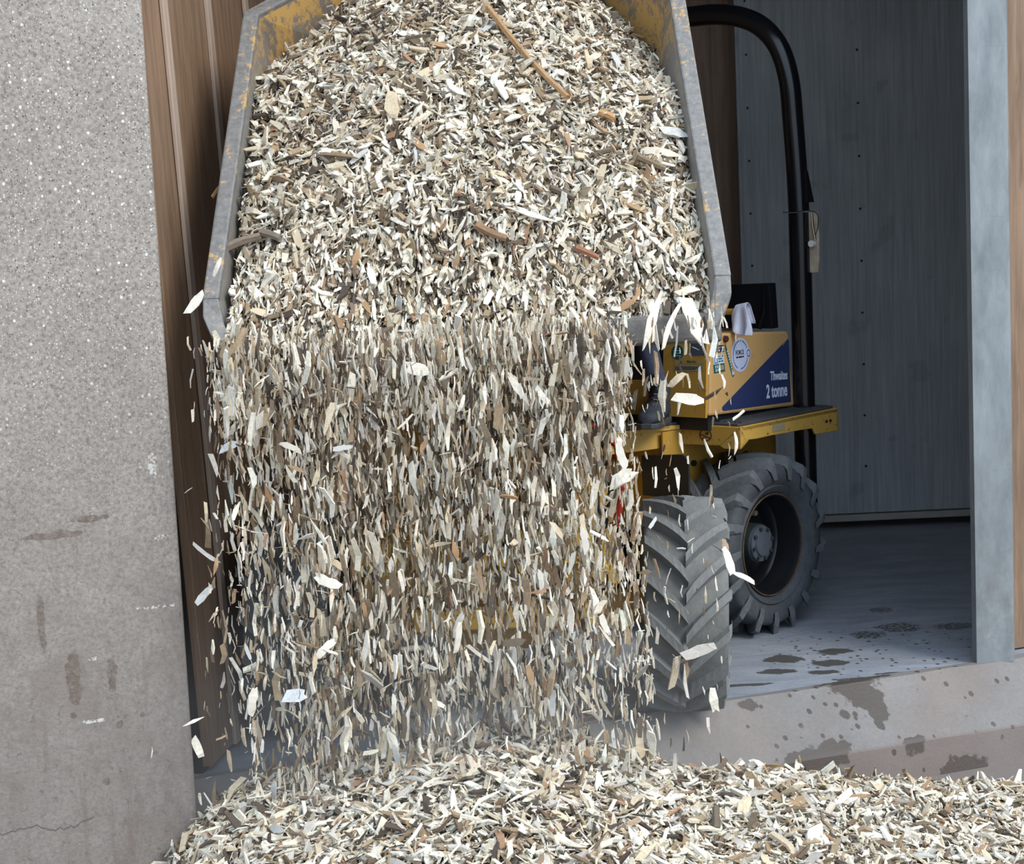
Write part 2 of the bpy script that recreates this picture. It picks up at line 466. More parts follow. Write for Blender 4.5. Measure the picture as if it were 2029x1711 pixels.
class MB:
    def __init__(s):
        s.bm = bmesh.new()

    def quad_loop(s, rings, caps=True, closed=False):
        """skin consecutive rings of equal length"""
        vs = [[s.bm.verts.new(p) for p in r] for r in rings]
        n = len(vs[0])
        m = len(vs)
        for i in range(m if closed else m - 1):
            a, b = vs[i], vs[(i + 1) % m]
            for j in range(n):
                try:
                    s.bm.faces.new((a[j], a[(j + 1) % n], b[(j + 1) % n], b[j]))
                except ValueError:
                    pass
        if caps and not closed:
            s.bm.faces.new(vs[0][::-1])
            s.bm.faces.new(vs[-1])
        return s

    def box(s, c, d, rot=None):
        c = Vector(c)
        hx, hy, hz = d[0] / 2, d[1] / 2, d[2] / 2
        P = [Vector((sx * hx, sy * hy, sz * hz)) for sz in (-1, 1) for sx, sy in ((-1, -1), (1, -1), (1, 1), (-1, 1))]
        if rot is not None:
            P = [rot @ p for p in P]
        P = [p + c for p in P]
        return s.quad_loop([P[:4], P[4:]])

    def hexa(s, bottom, top):
        return s.quad_loop([bottom, top])

    def beam(s, a, b, w, h, upv=(0, 0, 1)):
        a, b = Vector(a), Vector(b)
        d = (b - a).normalized()
        upv = Vector(upv)
        x = d.cross(upv).normalized()
        y = x.cross(d).normalized()
        r = []
        for p in (a, b):
            r.append([p + x * (sx * w / 2) + y * (sy * h / 2) for sx, sy in ((-1, -1), (1, -1), (1, 1), (-1, 1))])
        return s.quad_loop(r)

    def tube(s, pts, rad, n=12, caps=True, closed=False):
        pts = [Vector(p) for p in pts]
        rad = rad if isinstance(rad, (list, tuple)) else [rad] * len(pts)
        rings = []
        prev = None
        for i, p in enumerate(pts):
            if closed:
                t = pts[(i + 1) % len(pts)] - pts[i - 1]
            else:
                t = pts[min(i + 1, len(pts) - 1)] - pts[max(i - 1, 0)]
            t.normalize()
            if prev is None:
                ref = Vector((0, 0, 1)) if abs(t.z) < 0.9 else Vector((1, 0, 0))
                x = t.cross(ref).normalized()
            else:
                x = (prev - t * prev.dot(t)).normalized()
            y = t.cross(x)
            prev = x
            rings.append([p + x * (rad[i] * math.cos(2 * math.pi * k / n)) + y * (rad[i] * math.sin(2 * math.pi * k / n)) for k in range(n)])
        return s.quad_loop(rings, caps, closed)

    def lathe(s, prof, n=48, closed=True):
        """profile of (x, r) around the x axis"""
        rings = []
        for k in range(n):
            a = 2 * math.pi * k / n
            rings.append([Vector((x, -r * math.cos(a), r * math.sin(a))) for x, r in prof])
        vs = [[s.bm.verts.new(p) for p in r] for r in rings]
        m = len(prof)
        for k in range(n):
            a, b = vs[k], vs[(k + 1) % n]
            for j in range(m if closed else m - 1):
                s.bm.faces.new((a[j], b[j], b[(j + 1) % m], a[(j + 1) % m]))
        return s

    def plate(s, pts, th):
        """polygon pts (3D) thickened by the vector th"""
        th = Vector(th)
        pts = [Vector(p) for p in pts]
        return s.quad_loop([pts, [p + th for p in pts]])

    def build(s, name, mat, parent=None, world=None, bevel=0, smooth=False, seg=2, angle=40):
        bmesh.ops.recalc_face_normals(s.bm, faces=s.bm.faces)
        me = bpy.data.meshes.new(name)
        s.bm.to_mesh(me)
        s.bm.free()
        me.materials.append(MT[mat] if isinstance(mat, str) else mat)
        o = bpy.data.objects.new(name, me)
        link(o, parent, world)
        if smooth:
            me.shade_smooth()
            me.set_sharp_from_angle(angle=R_(angle))
        if bevel:
            b = o.modifiers.new('bevel', 'BEVEL')
            b.width = bevel
            b.segments = seg
            b.limit_method = 'ANGLE'
            b.angle_limit = R_(35)
        return o


def text(name, body, mat, parent, world, size, sx=1.0, ext=0.0006, align='CENTER', bold=0.0):
    c = bpy.data.curves.new(name, 'FONT')
    c.body = body
    c.size = size
    c.align_x = align
    c.align_y = 'CENTER'
    c.extrude = ext
    c.offset = bold
    c.resolution_u = 3
    c.materials.append(MT[mat])
    tmp = bpy.data.objects.new('text_source', c)
    me = bpy.data.meshes.new_from_object(tmp)
    bpy.data.objects.remove(tmp)
    me.name = name
    me.transform(Matrix.Diagonal((sx, 1, 1, 1)))
    o = bpy.data.objects.new(name, me)
    return link(o, parent, world)


def basis(origin, x, y, z):
    m = Matrix((Vector(x), Vector(y), Vector(z))).transposed().to_4x4()
    m.translation = Vector(origin)
    return m


# ================================================================== THE SETTING
ALONG = Vector((0.942, 0.335, 0)).normalized()
OUTW = Vector((0.335, -0.942, 0)).normalized()
SILL = Vector((0.70, 6.177, 0))


def on_front(u, d, z=0.0):
    p = SILL + ALONG * u + OUTW * d
    return Vector((p.x, p.y, z))


KERBM = basis(SILL, ALONG, -OUTW, (0, 0, 1))

# yard ground
b = MB()
b.box((0, 0.5, -0.36), (16, 12, 0.12))
g = b.build('ground', 'kerb')
tag(g, kind='structure')

# barn floor slab: in front it ends at the sill line
b = MB()
pts = [on_front(-2.6, 0.0), on_front(3.0, 0.0), Vector((3.6, 9.9, 0)), Vector((-2.4, 9.9, 0))]
b.plate([Vector((p.x, p.y, -0.30)) for p in pts], (0, 0, 0.30))
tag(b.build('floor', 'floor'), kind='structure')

# kerb: crest, sloped face and lower slab, extruded along the front
b = MB()
prof = [(0.0, -0.30), (0.0, 0.004), (0.050, 0.007), (0.060, -0.002), (0.255, -0.165), (0.268, -0.178), (0.29, -0.30)]
rng = random.Random(3)
rings = []
for i in range(29):
    u = -2.25 + i * 4.65 / 28
    rings.append([Vector((u, -d - (rng.uniform(-.004, .004) if 0 < k < 6 else 0), z + (rng.uniform(-.003, .003) if 0 < k < 6 else 0))) for k, (d, z) in enumerate(prof)])
b.quad_loop(rings)
k = b.build('kerb', 'kerb', None, KERBM, smooth=True, angle=14)
tag(k, kind='structure')

# exposed-aggregate concrete pier
b = MB()
e0 = Vector((-1.012, 5.275, 0))
e1 = e0 - ALONG * 2.4
inn = -OUTW * 0.27
b.plate([(e0.x, e0.y, -0.33), (e1.x, e1.y, -0.33), (e1.x - 0.2, e1.y + 0.56, -0.33), (e0.x - 0.14, e0.y + 0.56, -0.33)][::-1], (0, 0, 5.0))
tag(b.build('wall_left', 'wall', None, None, bevel=0.012), kind='structure')

# inner left wall of brown boards with battens, leaning very slightly
IW = Vector((0.126, 1.0, 0)).normalized()
IN = Vector((IW.y, -IW.x, 0))
iw0 = Vector((-1.042, 5.60, 0))
LEAN = -0.034


def on_inner(s, z, off=0.0):
    p = iw0 + IW * s + IN * (off + LEAN * (z - 1.3) - 0.012)
    return Vector((p.x, p.y, z))


b = MB()
b.plate([on_inner(-0.02, 0.0, -0.06), on_inner(4.0, 0.0, -0.06), on_inner(4.0, 4.0, -0.06), on_inner(-0.02, 4.0, -0.06)], IN * 0.03)
iw = b.build('wall_inner', 'dark')
tag(iw, kind='structure')
edges = [-0.02, 0.255, 0.765, 1.275, 1.785, 2.295, 2.805, 3.315, 3.9]
for i in range(len(edges) - 1):
    b = MB()
    s0, s1 = edges[i] + 0.006, edges[i + 1] - 0.006
    b.plate([on_inner(s0, 0.02, -0.03), on_inner(s1, 0.02, -0.03), on_inner(s1, 3.98, -0.03), on_inner(s0, 3.98, -0.03)], IN * (0.028 + 0.002 * (i % 2)))
    b.build('board', 'brown', iw, bevel=0.002)
for i in range(1, len(edges) - 1):
    b = MB()
    s0, s1 = edges[i] - 0.026, edges[i] + 0.026
    b.plate([on_inner(s0, 0.02, 0.0), on_inner(s1, 0.02, 0.0), on_inner(s1, 3.98, 0.0), on_inner(s0, 3.98, 0.0)], IN * 0.014)
    b.build('batten', 'batten', iw, bevel=0.003)

# back wall, right wall, ceiling, front wall above and right of the opening
b = MB()
b.box((0.6, 9.76, 2.0), (6.4, 0.12, 4.0))
bw = b.build('wall_back', 'brown')
tag(bw, kind='structure')
b = MB()
b.box((3.05, 8.4, 2.0), (0.1, 2.9, 4.0))
tag(b.build('wall_right', 'brown'), kind='structure')
b = MB()
CE = [on_front(-2.2, 0.0), on_front(2.6, 0.0), Vector((3.4, 9.85, 0)), Vector((-2.2, 9.85, 0))]
b.plate([Vector((p.x, p.y, 4.0)) for p in CE], (0, 0, 0.12))
tag(b.build('ceiling', 'soffit'), kind='structure')
b = MB()
b.plate([on_front(-2.2, 0.0, 3.85), on_front(2.8, 0.0, 3.85), on_front(2.8, 0.0, 4.8), on_front(-2.2, 0.0, 4.8)], -OUTW * 0.12)
tag(b.build('wall_front', 'brown'), kind='structure')
rw = None
b = MB()
b.plate([on_front(1.19, -0.10, 0.004), on_front(2.8, -0.10, 0.004), on_front(2.8, -0.10, 3.84), on_front(1.19, -0.10, 3.84)], -OUTW * 0.03)
rw = b.build('wall_front_right', 'dark')
tag(rw, kind='structure')
for i in range(5):
    b = MB()
    u0_, u1_ = 1.20 + i * 0.30, 1.20 + (i + 1) * 0.30 - 0.006
    b.plate([on_front(u0_, -0.10, 0.006), on_front(u1_, -0.10, 0.006), on_front(u1_, -0.10, 3.83), on_front(u0_, -0.10, 3.83)], OUTW * (0.026 + 0.003 * (i % 2)))
    b.build('board', 'brown', rw, bevel=0.003)

# galvanised steel post standing on the sill, a channel with a rounded near corner
b = MB()
px0, py0 = 1.692, 6.50
pr = []
W_, D_, t_ = 0.150, 0.14, 0.010
outer = [(0, 0)] + [(W_ - 0.018 + 0.018 * math.sin(a), 0.018 - 0.018 * math.cos(a)) for a in [math.pi / 2 * q / 5 for q in range(6)]] + [(W_, D_), (W_ - t_, D_), (W_ - t_, t_ + 0.01), (W_ - t_ - 0.01, t_), (t_, t_), (t_, 0.05), (0, 0.05)]
rot = Matrix.Rotation(R_(4), 3, 'Z')
for z in (0.0, 0.55, 0.60, 1.5, 3.84):
    pr.append([Vector((px0, py0, z)) + rot @ Vector((x, y, 0)) for x, y in outer])
b.quad_loop(pr)
post = b.build('steel_post', 'galv', None, None, smooth=True, angle=30)
tag(post, kind='structure')

# grey plywood sliding door at the back
b = MB()
DX0, DX1, DY = 1.258, 2.72, 9.40
dr = None
b.box(((DX0 + DX1) / 2, DY + 0.03, 1.70), (DX1 - DX0, 0.05, 3.24))
dr = b.build('door_1', 'ply', None, None, bevel=0.004)
tag(dr, kind='structure')
b = MB()
b.box((DX0 - 0.008, DY + 0.025, 1.70), (0.018, 0.062, 3.24))
b.build('door_edge_strip', 'galv', dr)
b = MB()
b.box(((DX0 + DX1) / 2, DY + 0.02, 0.058), (DX1 - DX0 + 0.01, 0.075, 0.034))
b.build('bottom_rail', 'paleedge', dr, bevel=0.004)
sm = None
for x in (1.298, 1.872, 2.44):
    for i in range(10):
        b = MB()
        z = 2.78 - i * 0.272
        b.tube([(x + 0.002 * math.sin(i * 3.1), DY + 0.008, z), (x + 0.002 * math.sin(i * 3.1), DY - 0.001, z)], [0.007, 0.006], 8)
        b.build('screw_head', 'screw', dr)

# ================================================================== THE DUMPER
ROOT = Matrix.Translation((-0.10, 6.10, 0))
dumper = empty('dumper', ROOT)
tag(dumper, 'yellow two tonne site dumper tipping its raised grey hopper in the barn doorway', 'dumper')
A_ = R_(43)
REAR = Matrix.Translation((1.047, 7.144, 0)) @ Matrix.Rotation(-A_, 4, 'Z')    # x = outwards, y = towards the rear


# ---- wheels: a tyre with chevron lugs, rim, hub
def lug_mesh(name, side, mat):
    b = MB()
    rings = []
    N = 6
    for k in range(N + 1):
        t = k / N
        x = -0.004 + 0.142 * t
        ph = 0.40 * t ** 0.85 + 0.02
        rt_ = 0.375 - 0.012 * t * t
        rb_ = 0.322
        wb, wt = 0.072 - 0.006 * t, 0.050 - 0.004 * t
        if k == 0:
            wt *= 0.85
        r = []
        for rr, dp in ((rb_, -wb), (rt_, -wt), (rt_, wt), (rb_, wb)):
            a = ph + dp
            r.append(Vector((side * x, -rr * math.cos(a), rr * math.sin(a))))
        rings.append(r)
    # the outer end runs down over the shoulder
    r = []
    ph = 0.44
    for rr, dp in ((0.306, -0.06), (0.330, -0.04), (0.330, 0.04), (0.306, 0.06)):
        a = ph + dp
        r.append(Vector((side * 0.149, -rr * math.cos(a), rr * math.sin(a))))
    rings.append(r)
    r = []
    ph = 0.475
    for rr, dp in ((0.270, -0.045), (0.286, -0.03), (0.286, 0.03), (0.270, 0.045)):
        a = ph + dp
        r.append(Vector((side * 0.151, -rr * math.cos(a), rr * math.sin(a))))
    rings.append(r)
    b.quad_loop(rings)
    bmesh.ops.recalc_face_normals(b.bm, faces=b.bm.faces)
    me = bpy.data.meshes.new(name)
    b.bm.to_mesh(me)
    b.bm.free()
    me.materials.append(MT[mat + '_lug'])
    return me


LUGS = {(s, m): lug_mesh('tread_lug', s, m) for s in (-1, 1) for m in ('rubf', 'rubr')}
TYRE = [(-0.100, 0.205), (-0.122, 0.222), (-0.133, 0.240), (-0.126, 0.246), (-0.138, 0.262), (-0.141, 0.290), (-0.138, 0.316), (-0.124, 0.328), (-0.07, 0.334), (0, 0.336),
        (0.07, 0.334), (0.124, 0.328), (0.138, 0.316), (0.141, 0.290), (0.138, 0.262), (0.126, 0.246), (0.133, 0.240), (0.122, 0.222), (0.100, 0.205), (0.09, 0.195), (-0.09, 0.195)]
RIM = [(0.112, 0.200), (0.118, 0.210), (0.112, 0.213), (0.100, 0.206), (0.080, 0.199), (-0.10, 0.199), (-0.112, 0.213), (-0.118, 0.21), (-0.112, 0.198),
       (-0.09, 0.190), (-0.06, 0.176), (-0.052, 0.10), (-0.045, 0.10), (-0.045, 0.172), (0.0, 0.176), (0.012, 0.186), (0.06, 0.188), (0.075, 0.194), (0.095, 0.195)]


def wheel(world, mat, out, spin):
    """out = +1 if the outer side looks along local +x"""
    w0 = world
    if out < 0:
        w0 = world @ Matrix.Rotation(math.pi, 4, 'Z')
    b = MB()
    b.lathe(TYRE, 64)
    w = b.build('wheel', mat, dumper, w0, smooth=True, angle=50)
    for k in range(17):
        for sd in (-1, 1):
            a = spin + (k + (0.5 if sd > 0 else 0)) * 2 * math.pi / 17
            o = bpy.data.objects.new('tread_lug', LUGS[(sd, mat)])
            # lugs of a tyre that is turned round keep the chevron pointing the rolling way
            rm = Matrix.Rotation(-a, 4, 'X')
            link(o, w, (world if out > 0 else world) @ rm)
    b = MB()
    b.lathe(RIM, 48)
    b.build('rim', 'rim', w, w0, smooth=True, angle=35)
    b = MB()
    b.tube([(0.117, 0.2075 * math.cos(a), 0.2075 * math.sin(a)) for a in [2 * math.pi * q / 48 for q in range(48)]], 0.0032, 5, closed=True)
    b.build('rusty_rim_edge', 'rust', w, w0)
    b = MB()
    b.lathe([(-0.05, 0.001), (-0.05, 0.082), (0.050, 0.080), (0.052, 0.001)], 32, closed=False)
    b.build('hub', 'hub', w, w0, smooth=True)
    b = MB()
    b.lathe([(0.050, 0.001), (0.050, 0.074), (0.064, 0.073), (0.066, 0.052), (0.074, 0.050), (0.076, 0.004), (0.080, 0.003), (0.080, 0.0005)], 32, closed=False)
    b.build('hub_cap', 'hubcap', w, w0, smooth=True, angle=30)
    for k in range(8):
        a = 2 * math.pi * k / 8 + 0.2
        b = MB()
        b.tube([(0.060, 0.063 * math.cos(a), 0.063 * math.sin(a)), (0.075, 0.063 * math.cos(a), 0.063 * math.sin(a))], 0.008, 6)
        b.build('hub_bolt', 'hub', w, w0)
    for k in range(5):
        a = 2 * math.pi * k / 5 + 0.9
        b = MB()
        b.tube([(-0.045, 0.135 * math.cos(a), 0.135 * math.sin(a)), (-0.020, 0.135 * math.cos(a), 0.135 * math.sin(a))], 0.012, 6)
        b.build('wheel_nut', 'steel', w, w0)
    return w


TILT = Matrix.Rotation(R_(-2.0), 4, 'Y')
wheel(ROOT @ Matrix.Translation((0.665, 0, 0.372)) @ Matrix.Rotation(R_(-3), 4, 'Z') @ Matrix.Rotation(R_(2.2), 4, 'Y'), 'rubf', 1, 0.05)
wheel(ROOT @ Matrix.Translation((-0.665, 0, 0.372)) @ Matrix.Rotation(R_(-3), 4, 'Z'), 'rubf', -1, 0.21)
wheel(REAR @ Matrix.Translation((-0.128, 0, 0.362)), 'rubr', 1, 0.12)
wheel(REAR @ Matrix.Translation((-1.272, 0, 0.362)), 'rubr', -1, 0.3)


def part(b, name, mat, parent=None, world=None, **kw):
    return b.build(name, mat, parent or dumper, world if world is not None else REAR, **kw)


# ---- front frame (world axes, origin under the front axle)
b = MB()
b.tube([(-0.55, 0, 0.37), (-0.2, 0, 0.37), (-0.12, 0, 0.37), (0.12, 0, 0.37), (0.2, 0, 0.37), (0.55, 0, 0.37)], [0.06, 0.065, 0.13, 0.13, 0.065, 0.06], 20)
part(b, 'front_axle', 'yellow', None, ROOT, smooth=True)
b = MB()
b.box((0, 0.10, 0.56), (0.86, 0.62, 0.16))
b.box((-0.30, 0.15, 0.44), (0.10, 0.5, 0.16))
b.box((0.30, 0.15, 0.44), (0.10, 0.5, 0.16))
fc = part(b, 'front_chassis', 'yellow', None, ROOT, bevel=0.008)
b = MB()   # cross plate with two rounded cut-outs along its lower edge
pl = [(-0.44, 0.67)]
for cx_, r_ in ((-0.26, 0.085), (0.02, 0.085), (0.27, 0.075)):
    pl.append((cx_ - r_, 0.515))
    for q in range(0, 9):
        a = math.pi - math.pi * q / 8
        pl.append((cx_ + r_ * math.cos(a), 0.525 + 0.055 * math.sin(a)))
    pl.append((cx_ + r_, 0.515))
pl += [(0.44, 0.50), (0.44, 0.67)]
pl.insert(1, (-0.44, 0.50))
b.plate([(x, -0.24, z) for x, z in pl], (0, 0.02, 0))
b.build('cross_plate', 'yellowchip', fc, ROOT)
b = MB()
b.box((0.05, -0.20, 0.395), (0.62, 0.05, 0.07))
b.build('lower_beam', 'yellowchip', fc, ROOT, bevel=0.006)
for sx in (-1, 1):
    b = MB()   # lifting arm from chassis to hopper
    b.plate([(sx * 0.30, 0.30, 0.50), (sx * 0.30, 0.46, 0.58), (sx * 0.30, 0.36, 1.42), (sx * 0.30, 0.10, 1.66), (sx * 0.30, 0.02, 1.52), (sx * 0.30, 0.20, 1.30)], (sx * 0.05, 0, 0))
    part(b, 'lift_arm', 'yellow', None, ROOT, bevel=0.006)
b = MB()
b.tube([(0, 0.20, 0.60), (0, 0.13, 1.15)], 0.055, 16)
tc = part(b, 'tip_cylinder', 'blackm', None, ROOT, smooth=True)
b = MB()
b.tube([(0, 0.13, 1.14), (0, 0.02, 1.50)], 0.028, 12)
b.build('piston_rod', 'chrome', tc, ROOT, smooth=True)
b = MB()
b.box((0.0, 0.42, 0.82), (0.70, 0.06, 0.62))
part(b, 'mast_plate', 'yellow', None, ROOT, bevel=0.01)
for x in (0.40, 0.44):
    b = MB()
    b.tube([(x, -0.05, 0.66), (x + 0.03, -0.10, 0.80), (x + 0.02, 0.02, 0.93), (x - 0.05, 0.2, 0.98)], 0.012, 8)
    part(b, 'hydraulic_hose', 'red' if x > 0.42 else 'blackm', None, ROOT, smooth=True)
b = MB()   # articulation between the two frames
b.tube([(0.20, 0.62, 0.36), (0.20, 0.62, 0.78)], 0.09, 20)
part(b, 'articulation_post', 'yellow', None, ROOT, smooth=True)
b = MB()
b.beam((0.05, 0.30, 0.52), (0.20, 0.66, 0.52), 0.22, 0.10)
b.beam((0.20, 0.60, 0.62), (0.52, 1.25, 0.62), 0.24, 0.10)
part(b, 'articulation_arm', 'yellow', None, ROOT, bevel=0.01)

# ---- hopper
HT, HN = Vector((0, 0.611, 0.792)).normalized(), Vector((0, -0.792, 0.611)).normalized()
HO = Vector((-0.105, 5.40, 1.515))
HOP = basis(HO, (1, 0, 0), HT, HN)          # x across, y up the rim, z out of the mouth
RIMP = [(-0.758, 0, 0), (-0.676, 1.15, 0), (-0.33, 1.71, -0.30), (0.37, 1.71, -0.30), (0.694, 1.15, 0), (0.735, 0, 0)]
V = [Vector(p) for p in RIMP]
LIPL, LIPR = Vector((-0.745, -0.112, -0.03)), Vector((0.725, -0.112, -0.03))
D1L, D1R = Vector((-0.62, 0.50, -0.60)), Vector((0.62, 0.50, -0.60))
D2L, D2R = Vector((-0.60, 1.12, -0.64)), Vector((0.60, 1.12, -0.64))
D3L, D3R = Vector((-0.32, 1.52, -0.62)), Vector((0.32, 1.52, -0.62))
me = bpy.data.meshes.new('hopper')
vv = V + [LIPL, LIPR, D1L, D1R, D2L, D2R, D3L, D3R]
LL, LC, LR, RR, RC, RL, iLL, iLR, d1l, d1r, d2l, d2r, d3l, d3r = range(14)
fs = [(LL, LC, d2l, d1l), (LL, d1l, iLL), (LC, LR, d3l, d2l), (LR, RR, d3r, d3l), (RR, RC, d2r, d3r), (RC, RL, d1r, d2r), (RL, iLR, d1r),
      (iLL, d1l, d1r, iLR), (d1l, d2l, d2r, d1r), (d2l, d3l, d3r, d2r)]
me.from_pydata([tuple(v) for v in vv], [], fs)
me.materials.append(MT['hopin'])
hop = bpy.data.objects.new('hopper', me)
link(hop, dumper, HOP)
md = hop.modifiers.new('plate_thickness', 'SOLIDIFY')
md.thickness = 0.012
md.offset = 1.0
tag(hop, 'grey hopper with worn yellow paint inside')
# rim flange, one strip per side of the mouth
b = MB()
fl = []
for i in range(6):
    p = V[i]
    a = V[max(i - 1, 0)]
    c = V[min(i + 1, 5)]
    t = (c - a).normalized()
    o_ = t.cross(Vector((0, 0, 1))).normalized() * -1.0
    mid = Vector((0, 0.7, 0))
    if (p - mid).dot(o_) < 0:
        o_ = -o_
    if i == 0:
        o_ = Vector((-1, -0.02, 0))
    if i == 5:
        o_ = Vector((1, -0.02, 0))
    k_ = 1.0 if i in (0, 5) else 1.08
    q = p + o_ * 0.050 * k_
    fl.append([p + Vector((0, 0, -0.020)), q + Vector((0, 0, -0.020)), q + Vector((0, 0, 0.022)), p + Vector((0, 0, 0.022))])
b.quad_loop(fl)
b.build('rim_flange', 'hopper', hop, HOP, bevel=0.006)
# lip bar along the pouring edge and the two cheek gussets that taper down to it
b = MB()
b.beam(LIPL + Vector((-0.02, -0.035, -0.012)), LIPR + Vector((0.02, -0.035, -0.012)), 0.035, 0.085, (0, 1, 0.35))
b.build('pouring_lip', 'lip', hop, HOP, bevel=0.012)
for sx in (-1, 1):
    b = MB()
    gx = -0.758 if sx < 0 else 0.735
    b.plate([(gx + sx * q, t_, n_) for q, t_, n_ in ((0.0, 0.0, 0.022), (0.048, 0.0, 0.022), (0.045, -0.06, 0.018), (0.022, -0.115, 0.004), (-0.008, -0.155, -0.02), (-0.04, -0.155, -0.02), (-0.012, -0.06, 0.0))], (0, -0.0, -0.035))
    b.build('cheek_gusset', 'hopper', hop, HOP, bevel=0.005)

# ---- rear frame
b = MB()   # engine cover, sides a little raked
x1, x0 = -0.12, -1.28
b.hexa([(x0, -0.257, 0.912), (x1, -0.257, 0.912), (x1, 0.346, 0.888), (x0, 0.346, 0.888)],
       [(x0, -0.232, 1.240), (x1, -0.232, 1.240), (x1, 0.312, 1.206), (x0, 0.312, 1.206)])
ec = part(b, 'engine_cover', 'yellowside', bevel=0.010)
b = MB()   # black block stands in for the shadow gap under the cover
b.box((-0.70, 0.04, 0.885), (1.12, 0.56, 0.07))
part(b, 'cover_gap_shade', 'blackm')
# front bulkhead with the foot-well opening
def fpt(x, z, o=0.0):
    return (x, -0.268 - o + (z - 0.912) * 0.076, z)
b = MB()
for (a0, a1, z0, z1) in ((-0.345, -0.130, 0.905, 1.232), (-1.27, -0.53, 0.905, 1.232), (-0.53, -0.345, 0.905, 1.045), (-0.53, -0.345, 1.205, 1.232)):
    b.plate([fpt(a0, z0), fpt(a1, z0), fpt(a1, z1), fpt(a0, z1)], (0, 0.012, 0))
fp = part(b, 'bulkhead', 'yellow')
b = MB()
b.plate([fpt(-0.53, 1.045, -0.0095), fpt(-0.345, 1.045, -0.0095), fpt(-0.345, 1.205, -0.0095), fpt(-0.53, 1.205, -0.0095)], (0, 0.002, 0))
b.build('opening_dark_sheet', 'dark', fp, REAR)  # dark sheet standing in for the shade inside the opening

# decals on the right-hand face of the engine cover: (s, z) on the plane x = -0.12
def side(pts, name, mat, off=0.0008, th=0.0006):
    b = MB()
    b.plate([(x1 + off, s, z) for s, z in pts], (th, 0, 0))
    return b.build(name, mat, ec, REAR)


SIDE = REAR @ basis((x1, 0, 0), (0, 1, 0), (0, 0, 1), (1, 0, 0))


def stext(body, s, z, size, sx, mat, name='lettering', off=0.0020, rot=0.0, shear=0.0, bold=0.0):
    w = SIDE @ Matrix.Translation((s, z, off)) @ Matrix.Rotation(rot, 4, 'Z')
    return text(name, body, mat, ec, w, size, sx, bold=bold)


side([(-0.172, 0.930), (-0.160, 0.922), (0.317, 0.908), (0.312, 1.166), (0.302, 1.174), (-0.168, 0.940)], 'blue_triangle', 'blue')
stext('Thwaites', 0.232, 1.026, 0.052, 0.66, 'letter', rot=R_(-3.0), bold=0.0012)
stext('2 tonne', 0.214, 0.964, 0.078, 0.62, 'letter', rot=R_(-1.5), bold=0.0018)
# creased panel corner
side([(0.275, 1.195), (0.300, 1.178), (0.262, 1.150), (0.266, 1.148), (0.306, 1.176), (0.302, 1.198)], 'panel_crease', 'yellowside')
# white plate with clipped corners
side([(-0.222, 1.222), (-0.172, 1.222), (-0.172, 1.214), (-0.166, 1.214), (-0.166, 1.197), (-0.172, 1.197), (-0.172, 1.189), (-0.222, 1.189), (-0.222, 1.197), (-0.229, 1.197), (-0.229, 1.214), (-0.222, 1.214)], 'white_plate_sticker', 'stwhite')
side([(-0.206, 1.217), (-0.182, 1.217), (-0.182, 1.207), (-0.206, 1.207)], 'sticker_mark', 'stgreen', 0.0016)
for z in (1.201, 1.196):
    side([(-0.214, z), (-0.178, z), (-0.178, z - 0.0015), (-0.214, z - 0.0015)], 'sticker_line', 'stdull', 0.0016)
# navy label with two lines of small pale writing, too small to read
side([(-0.234, 1.187), (-0.146, 1.186), (-0.143, 1.160), (-0.231, 1.157)], 'navy_label', 'stnavy')


def scribble(s0, s1, z, h, mat, seed, parent_fn=side, off=0.0016, gap=0.3):
    """a line of writing too small to read: a row of letter-sized strokes in one piece"""
    rr = random.Random(seed)
    b = MB()
    s = s0
    while s < s1 - h * 0.3:
        w = h * rr.uniform(0.3, 0.62)
        if rr.random() < 0.86:
            zz = h * rr.choice((0.5, 0.5, 0.5, 0.68))
            b.plate([(x1 + off, s, z - h * 0.5), (x1 + off, s + w * 0.72, z - h * 0.5), (x1 + off, s + w * 0.72, z + zz), (x1 + off, s, z + zz)], (0.0005, 0, 0))
        s += w * (1 + gap * rr.random())
    return b.build('small_print', mat, ec, REAR)


scribble(-0.228, -0.168, 1.178, 0.007, 'stwhite', 1)
scribble(-0.226, -0.172, 1.166, 0.007, 'stwhite', 2)
side([(-0.162, 1.181), (-0.150, 1.182), (-0.148, 1.172), (-0.160, 1.171)], 'sticker_mark', 'stlilac', 0.0016)
side([(-0.154, 1.168), (-0.148, 1.168), (-0.148, 1.163), (-0.154, 1.163)], 'sticker_mark', 'stwhite', 0.0016)
# light-blue and green notice
side([(-0.221, 1.150), (-0.148, 1.149), (-0.146, 1.114), (-0.219, 1.113)], 'light_blue_label', 'stlight')
side([(-0.219, 1.112), (-0.146, 1.113), (-0.143, 1.080), (-0.216, 1.078)], 'green_label', 'stgreen')
b = MB()
for (s0, s1, z0, z1) in ((-0.213, -0.192, 1.146, 1.143), (-0.213, -0.210, 1.143, 1.120), (-0.195, -0.192, 1.143, 1.120), (-0.213, -0.192, 1.120, 1.117), (-0.208, -0.197, 1.140, 1.137)):
    b.plate([(x1 + 0.0016, s0, z0), (x1 + 0.0016, s1, z0), (x1 + 0.0016, s1, z1), (x1 + 0.0016, s0, z1)], (0.0005, 0, 0))
b.build('sticker_pictogram', 'stink', ec, REAR)
for i, z in enumerate((1.143, 1.133, 1.123)):
    scribble(-0.186, -0.152 - 0.006 * (i == 1), z, 0.0055, 'stgreen', 5 + i)
b = MB()
